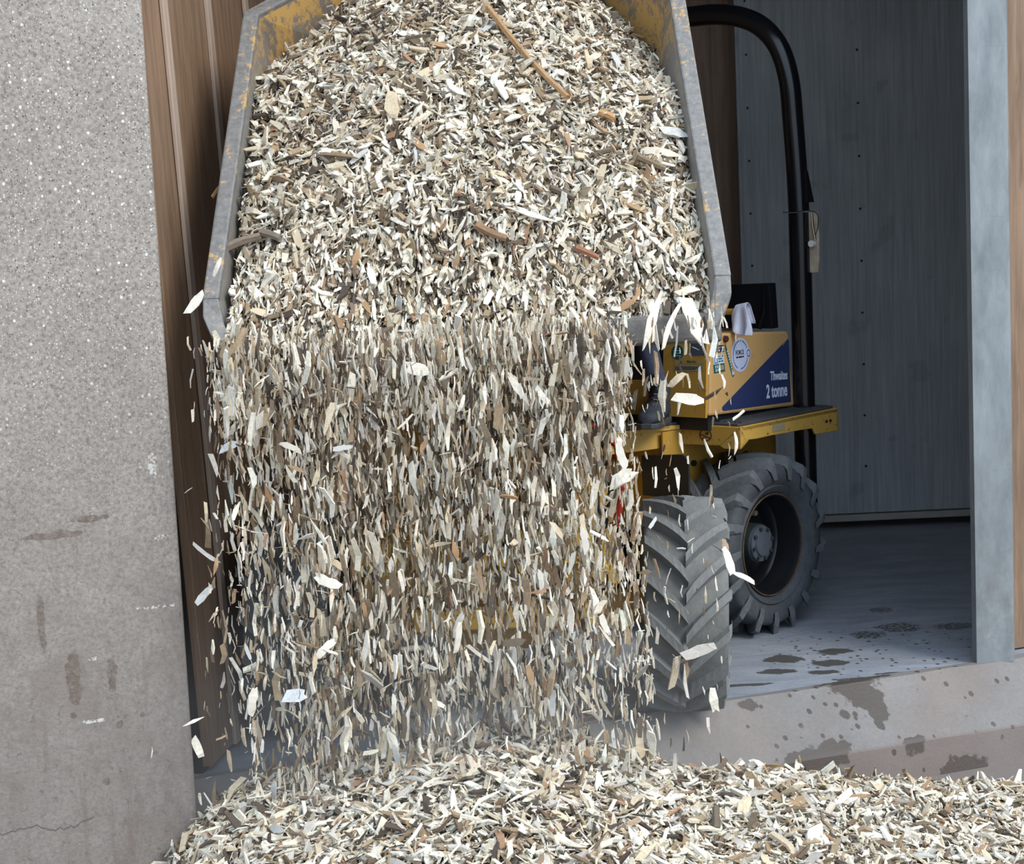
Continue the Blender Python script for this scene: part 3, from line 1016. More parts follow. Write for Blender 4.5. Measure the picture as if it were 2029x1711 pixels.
for (cx_, cz_, r_) in ((-0.205, 1.103, 0.006), (-0.192, 1.103, 0.006), (-0.203, 1.089, 0.006), (-0.190, 1.089, 0.006)):
    for q in range(2):
        b.plate([(x1 + 0.0016, cx_ - r_ * 0.8, cz_ + (q * 2 - 1) * r_ * 0.5 - 0.002), (x1 + 0.0016, cx_ + r_ * 0.8, cz_ + (q * 2 - 1) * r_ * 0.5 - 0.002), (x1 + 0.0016, cx_ + r_ * 0.8, cz_ + (q * 2 - 1) * r_ * 0.5 + 0.002), (x1 + 0.0016, cx_ - r_ * 0.8, cz_ + (q * 2 - 1) * r_ * 0.5 + 0.002)], (0.0005, 0, 0))
b.build('sticker_pictogram', 'stlight', ec, REAR)
side([(-0.180, 1.108), (-0.152, 1.108), (-0.150, 1.088), (-0.178, 1.086)], 'sticker_mark', 'stdull', 0.0016)
# slanting dark-green strip with pale letters
side([(-0.140, 1.186), (-0.134, 1.188), (-0.124, 1.165), (-0.083, 1.068), (-0.081, 1.058), (-0.090, 1.052), (-0.096, 1.056), (-0.112, 1.100), (-0.136, 1.165)], 'green_strip_sticker', 'stgreen')
for i in range(9):
    t = i / 8
    s, z = -0.124 + 0.032 * t, 1.158 - 0.090 * t
    side([(s - 0.0035, z + 0.003), (s + 0.003, z + 0.005), (s + 0.004, z - 0.003), (s - 0.002, z - 0.004)], 'sticker_mark', 'stlight', 0.0016)
side([(-0.098, 1.074), (-0.084, 1.075), (-0.083, 1.062), (-0.094, 1.058)], 'sticker_mark', 'stlight', 0.0015)
# oval sticker
oc = (-0.036, 1.137)
ovp = []
for q in range(40):
    a = 2 * math.pi * q / 40
    rs, rz = 0.062, 0.070
    bulge = 0.012 * math.exp(-((a - 0.05) % (2 * math.pi)) ** 2 / 0.06) + 0.012 * math.exp(-(2 * math.pi - (a - 0.05) % (2 * math.pi)) ** 2 / 0.06)
    ovp.append((oc[0] + (rs + bulge) * math.cos(a), oc[1] + rz * math.sin(a)))
side(ovp, 'oval_sticker', 'stlilac')
b = MB()
for q in range(44):       # ring of lettering too small to read
    a = 2 * math.pi * (q + 0.5) / 44
    if q in (0, 1, 2, 42, 43, 11, 30, 31, 32, 9):
        continue
    c_, s_ = math.cos(a), math.sin(a)
    P = [(oc[0] + 0.050 * c_ * k1 - 0.0024 * s_ * k2, oc[1] + 0.057 * s_ * k1 + 0.0024 * c_ * k2) for k1, k2 in ((0.95, -1), (1.05, -1), (1.05, 1), (0.95, 1))]
    b.plate([(x1 + 0.0016, *p) for p in P], (0.0005, 0, 0))
b.build('sticker_ring_print', 'stink', ec, REAR)
b = MB()
for q in range(9):        # fine diagonal hatching
    o_ = -0.040 + q * 0.010
    for zz in (1.160, 1.108):
        s0 = oc[0] + o_ * 0.7
        b.plate([(x1 + 0.0014, s0 - 0.010, zz - 0.012), (x1 + 0.0014, s0 - 0.0088, zz - 0.012), (x1 + 0.0014, s0 + 0.0062, zz + 0.010), (x1 + 0.0014, s0 + 0.005, zz + 0.010)], (0.0004, 0, 0))
b.build('sticker_hatching', 'stlight', ec, REAR)
stext('FORCE', -0.040, 1.146, 0.027, 0.68, 'stblackink', off=0.0022)
scribble(-0.066, -0.012, 1.128, 0.006, 'stblackink', 21, off=0.0020, gap=0.05)
b = MB()
for q in range(20):
    a0, a1 = 2 * math.pi * q / 20, 2 * math.pi * (q + 1) / 20
    b.plate([(x1 + 0.0018, 0.020 + r_ * math.cos(a), 1.139 + 1.35 * r_ * math.sin(a)) for r_, a in ((0.0085, a0), (0.0115, a0), (0.0115, a1), (0.0085, a1))], (0.0005, 0, 0))
b.build('sticker_badge', 'stink', ec, REAR)
b = MB()
b.tube([(x1, -0.137, 1.209), (x1 + 0.012, -0.137, 1.209)], [0.014, 0.012], 16)
kn = b.build('rubber_stop', 'maroon', ec, REAR, smooth=True)

# stickers on the bulkhead
def front(pts, name, mat, off=0.001):
    b = MB()
    b.plate([fpt(x, z, off) for x, z in pts], (0, -0.0006, 0))
    return b.build(name, mat, fp, REAR)


front([(-0.205, 1.218), (-0.136, 1.222), (-0.138, 1.152), (-0.200, 1.151), (-0.208, 1.165)], 'grey_patch_sticker', 'stgrey')
front([(-0.213, 1.215), (-0.205, 1.217), (-0.206, 1.170), (-0.201, 1.152), (-0.212, 1.150)], 'torn_sticker_edge', 'stwhite')
front([(-0.272 + 0.030 * math.cos(a), 1.162 + 0.030 * math.sin(a)) for a in [2 * math.pi * q / 20 for q in range(20)]], 'green_round_sticker', 'stgreen')
for z in (1.170, 1.160, 1.150):
    front([(-0.292, z), (-0.252, z), (-0.252, z - 0.002), (-0.292, z - 0.002)], 'sticker_line', 'stlight', 0.002)
front([(-0.288, 1.135), (-0.140, 1.139), (-0.140, 1.118), (-0.288, 1.113)], 'warning_label', 'stolive')
front([(-0.288, 1.112), (-0.140, 1.117), (-0.141, 1.092), (-0.287, 1.085)], 'warning_label', 'stdull')
FRM = REAR @ basis(fpt(0, 0, 0.002), (1, 0, 0), (0, 0.076, 1), (0, -1, 0.076))
text('lettering', 'PAS I R U', 'stblackink', fp, FRM @ Matrix.Translation((-0.200, 1.126, 0.0)), 0.013, 0.9)
front([(-0.262, 1.119), (-0.248, 1.119), (-0.255, 1.132)], 'warning_triangle', 'stblackink', 0.002)
for i, z in enumerate((1.106, 1.101, 1.096)):
    front([(-0.283, z - 0.001 * i), (-0.150 - 0.03 * (i == 2), z + 0.002), (-0.150 - 0.03 * (i == 2), z), (-0.283, z - 0.002 - 0.001 * i)], 'sticker_line', 'stblackink', 0.002)

# ---- foot platform and fenders
PLAT = [(0, -0.215), (0, 0.49), (-1.40, 0.49), (-1.40, -0.215), (-1.11, -0.215), (-1.06, -0.44), (-1.00, -0.62), (-0.40, -0.62), (-0.34, -0.44), (-0.275, -0.215)]
b = MB()
b.plate([(x, y, 0.850) for x, y in PLAT], (0, 0, 0.018))
pf = part(b, 'foot_platform', 'yellowchip', bevel=0.003)
b = MB()
b.plate([((x + 0.70) * 0.978 - 0.70, y * 0.972, 0.868) for x, y in PLAT], (0, 0, 0.012))
b.build('rubber_mat', 'mat', pf, REAR, bevel=0.004)
for i in range(5):      # ribs along the mat
    b = MB()
    xx = -0.025 - i * 0.026
    b.box((xx, 0.13, 0.882), (0.010, 0.62, 0.006))
    b.build('mat_rib', 'mat', pf, REAR)
for x, sgn in ((0.0, 1), (-1.40, -1)):
    b = MB()
    rr = random.Random(5)
    top, bot = [], []
    ys = [-0.215, -0.185, -0.1, 0.0, 0.1, 0.2, 0.300, 0.318, 0.49]
    zb = [0.785, 0.812, 0.808, 0.809, 0.807, 0.806, 0.805, 0.776, 0.772]
    P = [(x, y, z + rr.uniform(-.0015, .0015)) for y, z in zip(ys, zb)] + [(x, 0.49, 0.869), (x, -0.215, 0.869)]
    b.plate(P, (-0.012 * sgn, 0, 0))
    sk = part(b, 'fender_skirt', 'yellowchip', bevel=0.003)
b = MB()
b.plate([(0.0, 0.49, 0.772), (-0.35, 0.49, 0.772), (-0.35, 0.49, 0.869), (0.0, 0.49, 0.869)], (0, -0.01, 0))
part(b, 'fender_end_plate', 'yellowchip')
for s_ in (0.395, 0.425):
    b = MB()
    b.tube([(-0.001, s_, 0.822), (0.006, s_, 0.822)], 0.006, 6)
    part(b, 'fender_bolt', 'screw')
b = MB()
b.box((0.001, 0.045, 0.838), (0.003, 0.085, 0.030))
part(b, 'fender_label', 'stdull')
# front plate of the fender, cut on the slant, with a round no-step sign
b = MB()
b.plate([(0.0, -0.217, 0.869), (-0.29, -0.217, 0.869), (-0.352, -0.217, 0.784), (-0.10, -0.217, 0.790)], (0, 0.012, 0))
ff = part(b, 'fender_front_plate', 'yellowchip', bevel=0.003)
FPM = REAR @ basis((0, -0.2185, 0), (1, 0, 0), (0, 0, 1), (0, -1, 0))
b = MB()
cx_, cz_ = -0.170, 0.829
for q in range(28):
    a0, a1 = 2 * math.pi * q / 28, 2 * math.pi * (q + 1) / 28
    b.plate([(cx_ + r_ * math.cos(a), -0.2178, cz_ + 0.80 * r_ * math.sin(a)) for r_, a in ((0.026, a0), (0.031, a0), (0.031, a1), (0.026, a1))], (0, -0.0008, 0))
b.plate([(cx_ - 0.026, -0.2178, cz_ + 0.004), (cx_ + 0.022, -0.2178, cz_ - 0.009), (cx_ + 0.022, -0.2178, cz_ - 0.014), (cx_ - 0.026, -0.2178, cz_ - 0.001)], (0, -0.0008, 0))
b.plate([(cx_ - 0.004, -0.2178, cz_ + 0.002), (cx_ + 0.014, -0.2178, cz_ + 0.002), (cx_ + 0.016, -0.2178, cz_ + 0.012), (cx_ + 0.004, -0.2178, cz_ + 0.013)], (0, -0.0008, 0))
b.plate([(cx_ - 0.014, -0.2178, cz_ - 0.016), (cx_ - 0.004, -0.2178, cz_ - 0.016), (cx_ - 0.005, -0.2178, cz_ - 0.010), (cx_ - 0.013, -0.2178, cz_ - 0.010)], (0, -0.0008, 0))
b.build('no_step_sign', 'maroon', ff, REAR)
b = MB()
b.plate([(0.004, -0.222, 0.866), (-0.100, -0.222, 0.790), (-0.085, -0.215, 0.778), (-0.015, -0.205, 0.777), (0.006, -0.180, 0.812)], (0.0, 0.014, 0.0))
part(b, 'fender_gusset', 'yellowchip', bevel=0.003)
b = MB()   # slanting and forward skirts of the platform
SK = [(-0.285, -0.205), (-0.345, -0.44), (-0.405, -0.62), (-0.995, -0.62), (-1.055, -0.44), (-1.115, -0.205), (-1.40, -0.205)]
b.quad_loop([[Vector((x, y, 0.782)), Vector((x, y + 0.010, 0.782)), Vector((x, y + 0.010, 0.866)), Vector((x, y, 0.866))] for x, y in SK])
part(b, 'platform_skirt', 'yellowchip')
# chassis behind the wheels
b = MB()
b.box((-0.70, 0.08, 0.64), (0.78, 0.80, 0.40))
b.box((-0.70, -0.55, 0.60), (0.34, 0.40, 0.26))
rc_ = part(b, 'rear_chassis', 'yellow', bevel=0.008)
b = MB()
b.plate([(-0.30, -0.34, 0.46), (-0.30, 0.36, 0.42), (-0.30, 0.36, 0.848), (-0.30, -0.34, 0.848)], (0.008, 0, 0))
b.build('chassis_side_plate', 'yellow', rc_, REAR)
for s_, z_ in ((0.262, 0.775), (0.02, 0.80), (-0.05, 0.815), (-0.15, 0.70)):
    b = MB()
    b.tube([(-0.293, s_, z_), (-0.278, s_, z_)], 0.013, 6)
    b.build('chassis_bolt', 'screw', rc_, REAR)
b = MB()
b.tube([(-1.25, 0, 0.362), (-0.85, 0, 0.362), (-0.78, 0, 0.362), (-0.62, 0, 0.362), (-0.55, 0, 0.362), (-0.15, 0, 0.362)], [0.06, 0.06, 0.12, 0.12, 0.06, 0.06], 20)
part(b, 'rear_axle', 'blackm', smooth=True)
# black rubber splash flap in front of the rear wheel
b = MB()
fl_ = [(-0.39, 0.59), (-0.155, 0.59), (-0.152, 0.70)]
for q in range(6):
    a = math.pi / 2 * q / 5
    fl_.append((-0.192 + 0.040 * math.cos(a), 0.728 + 0.040 * math.sin(a)))
fl_ += [(-0.39, 0.752)]
b.plate([(x, -0.36, z) for x, z in fl_], (0, 0.010, 0))
part(b, 'splash_flap', mat_paint('scuffed_black_flap', (0.012, 0.013, 0.015), chip=(0.35, 0.36, 0.36), amount=0.5, rough=0.5, dirt=0.2, edge=0.68), bevel=0.003)

# ---- seat, side box, grab rail, steering wheel, roll bar
b = MB()
b.box((-0.72, 0.02, 1.275), (0.48, 0.42, 0.09))
st_ = part(b, 'seat', 'seat', bevel=0.025, seg=3)
b = MB()
b.box((-0.72, 0.25, 1.47), (0.48, 0.09, 0.36))
b.build('backrest', 'seat', st_, REAR, bevel=0.025, seg=3)
b = MB()
b.plate([(-0.60, 0.19, 1.225), (-0.118, 0.19, 1.225), (-0.126, 0.19, 1.412), (-0.60, 0.19, 1.400)], (0, 0.05, 0))
sb = part(b, 'black_side_box', 'seat', bevel=0.004)
b = MB()
b.tube([(-0.150, 0.186, 1.405), (-0.149, 0.184, 1.34), (-0.147, 0.180, 1.29), (-0.156, 0.170, 1.255), (-0.162, 0.165, 1.225)], [0.004, 0.006, 0.008, 0.012, 0.010], 8)
b.build('curved_bracket', 'black', sb, REAR, smooth=True)
b = MB()
b.tube([(-0.60, -0.05, 1.312), (-0.088, -0.05, 1.312)], 0.0125, 12)
gr = part(b, 'grab_rail', 'yellow', smooth=True)
for x in (-0.26, -0.58):
    b = MB()
    b.box((x, -0.06, 1.268), (0.035, 0.02, 0.09))
    b.build('rail_foot', 'yellow', gr, REAR)
b = MB()
b.box((-0.196, -0.235, 1.252), (0.034, 0.02, 0.034))
part(b, 'cover_catch', 'yellow', bevel=0.003)
b = MB()
b.tube([(-0.72, -0.30, 1.20), (-0.72, -0.26, 1.46)], 0.022, 12)
stc = part(b, 'steering_column', 'blackm', smooth=True)
b = MB()
b.tube([(-0.72 + 0.17 * math.cos(a), -0.26 + 0.165 * math.sin(a), 1.47 + 0.03 * math.sin(a)) for a in [2 * math.pi * q / 28 for q in range(28)]], 0.013, 8, closed=True)
for q in range(3):
    a = 2 * math.pi * q / 3 + 0.5
    b.tube([(-0.72, -0.26, 1.465), (-0.72 + 0.165 * math.cos(a), -0.26 + 0.16 * math.sin(a), 1.47 + 0.03 * math.sin(a))], 0.009, 6)
b.build('steering_wheel', 'blackm', stc, REAR, smooth=True)


def spline(pts, n=6):
    P = [Vector(p) for p in pts]
    out = []
    for i in range(len(P) - 1):
        p0, p1, p2, p3 = P[max(i - 1, 0)], P[i], P[i + 1], P[min(i + 2, len(P) - 1)]
        for k in range(n):
            t = k / n
            out.append(0.5 * ((2 * p1) + (-p0 + p2) * t + (2 * p0 - 5 * p1 + 4 * p2 - p3) * t * t + (-p0 + 3 * p1 - 3 * p2 + p3) * t ** 3))
    out.append(P[-1])
    return out


RS = 0.375
hal = [(-0.094, 1.700), (-0.100, 1.88), (-0.112, 2.08), (-0.126, 2.24), (-0.168, 2.37), (-0.245, 2.462), (-0.345, 2.515), (-0.47, 2.543), (-0.60, 2.550)]
arch = [(x, RS, z) for x, z in hal] + [(-1.40 - x, RS, z) for x, z in hal[::-1]]
b = MB()
b.tube(spline(arch, 5), 0.0435, 20)
rb = part(b, 'roll_bar', 'black', smooth=True)
for x, sg in ((-0.092, 1), (-1.308, -1)):
    b = MB()
    b.tube([(x, RS, 0.42), (x, RS, 1.694)], 0.0455, 20)
    b.build('roll_bar_post', 'black', rb, REAR, smooth=True)
    b = MB()   # fold-down hinge plate, lug and pins
    b.plate([(x + sg * 0.04, RS, 1.445), (x + sg * 0.082, RS, 1.445), (x + sg * 0.088, RS, 1.50), (x + sg * 0.090, RS, 1.60), (x + sg * 0.082, RS, 1.693), (x + sg * 0.04, RS, 1.693)], (0, 0.012, 0))
    hp = b.build('hinge_plate', 'steel', rb, REAR, bevel=0.002)
    b = MB()
    b.plate([(x + sg * 0.02, RS, 1.90), (x + sg * 0.040, RS, 1.86), (x + sg * 0.066, RS, 1.735), (x + sg * 0.03, RS, 1.735)], (0, 0.012, 0))
    b.build('hinge_lug', 'black', rb, REAR)
    b = MB()
    b.tube([(x + sg * 0.070, RS - 0.028, 1.565), (x + sg * 0.070, RS - 0.006, 1.565)], 0.014, 10)
    b.build('hinge_bolt', 'bolt', rb, REAR, smooth=True)
    b = MB()
    b.tube([(x + sg * 0.066, RS - 0.006, 1.69), (x + sg * 0.072, RS - 0.012, 1.64), (x + sg * 0.088, RS - 0.02, 1.58)], 0.005, 8)
    b.build('locking_pin', 'chrome', rb, REAR, smooth=True)
    b = MB()
    b.tube(spline([(x - sg * 0.05, RS - 0.046, 1.698), (x + sg * 0.02, RS - 0.048, 1.698), (x + sg * 0.07, RS - 0.02, 1.70), (x + sg * 0.10, RS - 0.015, 1.68), (x + sg * 0.098, RS - 0.015, 1.63), (x + sg * 0.088, RS - 0.02, 1.60)], 4), 0.0018, 5)
    b.build('pin_wire', 'blackm', rb, REAR)

# ================================================================== cloth over the rail
b = MB()
NU, NV = 9, 16
grid = []
for j in range(NV):
    t = j / (NV - 1)
    row = []
    for i in range(NU):
        u = i / (NU - 1)
        # hangs over the rail end: back half short, front half long and pointed
        ang = (t - 0.30)
        x = -0.128 + 0.075 * u + 0.012 * math.sin(7 * t + 2 * u)
        if t < 0.35:
            z = 1.262 + 0.068 * (t / 0.35) + 0.012 * u * (t / 0.35)
            y = -0.032 + 0.004 * math.sin(9 * u)
        elif t < 0.45:
            k_ = (t - 0.35) / 0.10
            z = 1.332 + 0.012 * math.sin(math.pi * k_) + 0.010 * u
            y = -0.032 - 0.034 * k_
        else:
            k_ = (t - 0.45) / 0.55
            z = 1.332 + 0.010 * u - k_ * (0.085 + 0.055 * u) - 0.012 * math.sin(5 * u) * k_
            y = -0.067 - 0.020 * k_ + 0.016 * math.sin(11 * u + 3 * k_) * k_
            x += 0.018 * k_ + (0.012 - 0.03 * k_) * (1 - u)
        row.append(b.bm.verts.new((x, y, z)))
    grid.append(row)
for j in range(NV - 1):
    for i in range(NU - 1):
        b.bm.faces.new((grid[j][i], grid[j][i + 1], grid[j + 1][i + 1], grid[j + 1][i]))
cl = b.build('cloth', 'cloth', None, REAR, smooth=True, angle=60)
md = cl.modifiers.new('thickness', 'SOLIDIFY')
md.thickness = 0.003
md.offset = 0
md = cl.modifiers.new('soften', 'SUBSURF')
md.levels = md.render_levels = 1
tag(cl, 'crumpled lilac white cloth hanging over the yellow grab rail', 'cloth')


# ================================================================== THE OPERATOR (mostly hidden behind the hopper)
def skin_obj(name, chains, mat, parent, world, sub=1):
    """chains: list of [(x, y, z, radius), ...]; equal points are welded into joints"""
    key, vs, rs, es = {}, [], [], []
    for ch in chains:
        prev = None
        for x, y, z, r in ch:
            k = (round(x, 4), round(y, 4), round(z, 4))
            if k not in key:
                key[k] = len(vs)
                vs.append((x, y, z))
                rs.append(r)
            i = key[k]
            if prev is not None and prev != i:
                es.append((prev, i))
            prev = i
    bm = bmesh.new()
    lay = bm.verts.layers.skin.verify()
    bv = [bm.verts.new(v) for v in vs]
    for v, r in zip(bv, rs):
        v[lay].radius = (r, r)
    bv[0][lay].use_root = True
    for i, j in set(es):
        if bm.edges.get((bv[i], bv[j])) is None:
            bm.edges.new((bv[i], bv[j]))
    me = bpy.data.meshes.new(name)
    bm.to_mesh(me)
    bm.free()
    me.materials.append(MT[mat])
    o = bpy.data.objects.new(name, me)
    m = o.modifiers.new('skin', 'SKIN')
    m.use_smooth_shade = True
    m = o.modifiers.new('smooth', 'SUBSURF')
    m.levels = m.render_levels = sub
    return link(o, parent, world)


pel = (-0.66, 0.04, 1.40)
chest = (-0.66, 0.05, 1.74)
neck = (-0.66, 0.04, 1.93)
hipL, kneL, ankL = (-0.58, 0.02, 1.39), (-0.375, -0.37, 1.375), (-0.312, -0.325, 0.99)
hipR, kneR, ankR = (-0.76, 0.02, 1.39), (-0.80, -0.40, 1.375), (-0.760, -0.37, 0.99)
shL, elL, wrL = (-0.47, 0.04, 1.84), (-0.42, -0.10, 1.60), (-0.50, -0.22, 1.46)
shR, elR, wrR = (-0.85, 0.04, 1.84), (-0.92, -0.10, 1.60), (-0.84, -0.26, 1.49)


def hand(w, dirx):
    out = []
    wx, wy, wz = w
    palm = (wx, wy - 0.085, wz + 0.015, 0.022)
    out.append([(*w, 0.026), palm])
    for k, (ox, ln) in enumerate(((-0.030, 0.062), (-0.011, 0.074), (0.010, 0.070), (0.030, 0.054))):
        bx = wx + ox
        out.append([palm, (bx, wy - 0.105, wz + 0.018, 0.0095), (bx, wy - 0.105 - ln * 0.55, wz + 0.012, 0.0088), (bx, wy - 0.105 - ln * 0.8, wz - 0.018, 0.008), (bx, wy - 0.105 - ln * 0.6, wz - 0.038, 0.007)])
    out.append([(*w, 0.026), (wx + dirx * 0.034, wy - 0.045, wz - 0.004, 0.011), (wx + dirx * 0.044, wy - 0.085, wz - 0.014, 0.0095), (wx + dirx * 0.034, wy - 0.115, wz - 0.022, 0.008)])
    return out


body_ch = [[(*pel, 0.105), (-0.66, 0.05, 1.56, 0.11), (*chest, 0.125), (*neck, 0.052), (-0.66, 0.025, 2.00, 0.055), (-0.66, 0.005, 2.06, 0.075), (-0.66, 0.005, 2.13, 0.082), (-0.66, 0.012, 2.185, 0.062)],
           [(*pel, 0.105), (*hipL, 0.075), (-0.48, -0.18, 1.385, 0.06), (*kneL, 0.050), (-0.342, -0.36, 1.22, 0.040), (*ankL, 0.033)],
           [(*pel, 0.105), (*hipR, 0.075), (-0.78, -0.18, 1.385, 0.06), (*kneR, 0.050), (-0.785, -0.40, 1.22, 0.040), (*ankR, 0.033)],
           [(*chest, 0.125), (*shL, 0.052), (*elL, 0.038), (*wrL, 0.026)],
           [(*chest, 0.125), (*shR, 0.052), (*elR, 0.038), (*wrR, 0.026)]] + hand(wrL, -1) + hand(wrR, 1)
op = skin_obj('person', body_ch, 'skin', None, REAR, 1)
tag(op, 'person seated on the dumper, dusty navy trousers and dark boot showing beside the bulkhead', 'person')
skin_obj('jacket', [[(-0.66, 0.045, 1.33, 0.135), (-0.66, 0.045, 1.42, 0.148), (-0.66, 0.05, 1.56, 0.148), (-0.66, 0.05, 1.75, 0.148), (-0.66, 0.045, 1.88, 0.075)],
                    [(-0.66, 0.05, 1.75, 0.148), (-0.47, 0.04, 1.84, 0.068), (*elL, 0.052), (-0.486, -0.20, 1.485, 0.040)],
                    [(-0.66, 0.05, 1.75, 0.148), (-0.85, 0.04, 1.84, 0.068), (*elR, 0.052), (-0.856, -0.235, 1.51, 0.040)]], 'jacket', op, REAR, 2)
skin_obj('trousers', [[(-0.66, 0.04, 1.46, 0.125), (*pel, 0.13), (*hipL, 0.096), (-0.48, -0.18, 1.385, 0.080), (*kneL, 0.060), (-0.350, -0.365, 1.27, 0.048), (-0.335, -0.35, 1.16, 0.044), (-0.320, -0.335, 1.06, 0.042), (-0.314, -0.328, 1.015, 0.044)],
                      [(*pel, 0.13), (*hipR, 0.096), (-0.78, -0.18, 1.385, 0.080), (*kneR, 0.060), (-0.785, -0.40, 1.22, 0.046), (-0.765, -0.38, 1.06, 0.042), (-0.760, -0.372, 1.015, 0.044)]], 'navy', op, REAR, 2)


def boot(name, ax, ay, yaw):
    """one laced boot; toe towards the front of the machine (-y)"""
    b = MB()
    z0 = 0.884
    rot = Matrix.Rotation(yaw, 3, 'Z')

    def P(x, y, z):
        v = rot @ Vector((x, y, 0))
        return Vector((ax + v.x, ay + v.y, z))
    # foot: cross-sections from heel to toe
    rings = []
    for y, w, h, zb in ((0.075, 0.030, 0.060, 0.014), (0.066, 0.038, 0.085, 0.012), (0.03, 0.042, 0.110, 0.012), (-0.02, 0.043, 0.108, 0.012), (-0.07, 0.047, 0.084, 0.012), (-0.115, 0.052, 0.066, 0.012), (-0.155, 0.050, 0.058, 0.014), (-0.180, 0.042, 0.048, 0.016), (-0.194, 0.024, 0.034, 0.018)):
        rings.append([P(w * math.cos(a) * (1.0 if math.sin(a) < 0 else 0.93), y, z0 + zb + h * 0.5 + h * 0.5 * math.sin(a)) for a in [2 * math.pi * q / 16 for q in range(16)]])
    b.quad_loop(rings)
    # shaft
    rings = []
    for z, rx, ry, oy in ((0.05, 0.040, 0.055, 0.015), (0.085, 0.041, 0.056, 0.018), (0.092, 0.044, 0.058, 0.018), (0.10, 0.041, 0.054, 0.020), (0.122, 0.043, 0.054, 0.022), (0.13, 0.046, 0.056, 0.022), (0.138, 0.043, 0.052, 0.022), (0.155, 0.048, 0.056, 0.022), (0.162, 0.046, 0.054, 0.022)):
        rings.append([P(rx * math.cos(a), oy + ry * math.sin(a), z0 + z) for a in [2 * math.pi * q / 20 for q in range(20)]])
    b.quad_loop(rings)
    o = b.build(name, 'boot', op, REAR, smooth=True, angle=60)
    b = MB()
    out = [(0.078, 0.024), (0.07, 0.038), (0.02, 0.044), (-0.04, 0.045), (-0.11, 0.055), (-0.16, 0.053), (-0.188, 0.042), (-0.202, 0.02)]
    loop = [(w, y) for y, w in out] + [(-w, y) for y, w in out[::-1]]
    b.plate([P(x, y, z0) for x, y in loop], (0, 0, 0.022))
    b.build('boot_sole', 'mat', o, REAR, bevel=0.004)
    for i in range(5):
        b = MB()
        y, z = -0.085 + 0.016 * i, 0.080 + 0.019 * i
        b.tube([P(-0.026, y + 0.004, z0 + z), P(0, y - 0.008, z0 + z + 0.006), P(0.026, y + 0.004, z0 + z)], 0.004, 6)
        b.build('boot_lace', 'blackm', o, REAR)
    b = MB()
    b.tube([P(0.006, -0.052, z0 + 0.155), P(0.006, -0.040, z0 + 0.205)], [0.016, 0.010], 8)
    b.build('boot_tongue', 'blackm', o, REAR, smooth=True)
    return o


boot('boot', -0.312, -0.335, R_(24))
boot('boot', -0.760, -0.385, R_(4))
# head details
b = MB()
hv = []
for j in range(7):
    ph = math.pi * 0.5 * j / 6
    hv.append([Vector((-0.66 + 0.090 * math.cos(ph) * math.cos(a), 0.018 + 0.098 * math.cos(ph) * math.sin(a), 2.12 + 0.115 * math.sin(ph) + 0.02 * math.sin(a) * -1 - (0.045 if math.sin(a) > 0 else 0) * math.cos(ph))) for a in [2 * math.pi * q / 20 for q in range(20)]])
b.quad_loop(hv)
b.build('hair', 'hair', op, REAR, smooth=True)
for sx in (-1, 1):
    b = MB()
    b.tube([(-0.66 + sx * 0.030, -0.064, 2.098), (-0.66 + sx * 0.030, -0.072, 2.098), (-0.66 + sx * 0.030, -0.077, 2.098)], [0.013, 0.011, 0.004], 10)
    b.build('eye', 'eye', op, REAR, smooth=True)
    b = MB()
    b.tube([(-0.66 + sx * 0.076, 0.0, 2.065), (-0.66 + sx * 0.088, 0.008, 2.09), (-0.66 + sx * 0.086, 0.012, 2.115)], [0.010, 0.015, 0.010], 8)
    b.build('ear', 'skin', op, REAR, smooth=True)
b = MB()
b.tube([(-0.66, -0.068, 2.105), (-0.66, -0.088, 2.072), (-0.66, -0.070, 2.060)], [0.009, 0.014, 0.010], 8)
b.build('nose', 'skin', op, REAR, smooth=True)
b = MB()
b.tube([(-0.682, -0.055, 2.030), (-0.66, -0.066, 2.030), (-0.638, -0.055, 2.030)], [0.003, 0.006, 0.003], 6)
b.build('mouth', 'maroon', op, REAR, smooth=True)

# ================================================================== WOOD CHIPS
TINTS = np.array([(0.89, 0.83, 0.71), (0.83, 0.745, 0.59), (0.62, 0.52, 0.37), (0.38, 0.28, 0.175), (0.21, 0.155, 0.105), (0.10, 0.078, 0.06), (0.42, 0.26, 0.155), (0.55, 0.51, 0.45)])


def unit(v):
    return v / np.maximum(np.linalg.norm(v, axis=1, keepdims=True), 1e-9)


def tints(n, w, small=None):
    idx = RNG.choice(len(TINTS), n, p=np.array(w) / sum(w))
    if small is not None:       # the fines are mostly bark and dust
        sw = small & (RNG.random(n) < 0.55)
        idx[sw] = RNG.choice([2, 3, 4, 5], sw.sum())
    c = TINTS[idx] * RNG.uniform(0.82, 1.12, (n, 1))
    return np.clip(c * RNG.uniform(0.985, 1.015, (n, 3)), 0, 0.9)


def sizes(n, med, sig, ratio=(0.13, 0.46), thick=(0.2, 0.6)):
    L = med * np.exp(RNG.normal(0, sig, n))
    L = np.clip(L, med * 0.3, med * 3.0)
    W = L * RNG.uniform(*ratio, n)
    W = np.clip(W, 0.0022, 0.024)
    T = np.clip(W * RNG.uniform(*thick, n), 0.0014, 0.010)
    return L, W, T


# quads of one chip: three rectangular sections of four corners, plus end caps
QS = []
for k_ in range(2):
    for j_ in range(4):
        QS.append((4 * k_ + j_, 4 * k_ + (j_ + 1) % 4, 4 * (k_ + 1) + (j_ + 1) % 4, 4 * (k_ + 1) + j_))
QS += [(3, 2, 1, 0), (8, 9, 10, 11)]
QS = np.array(QS)


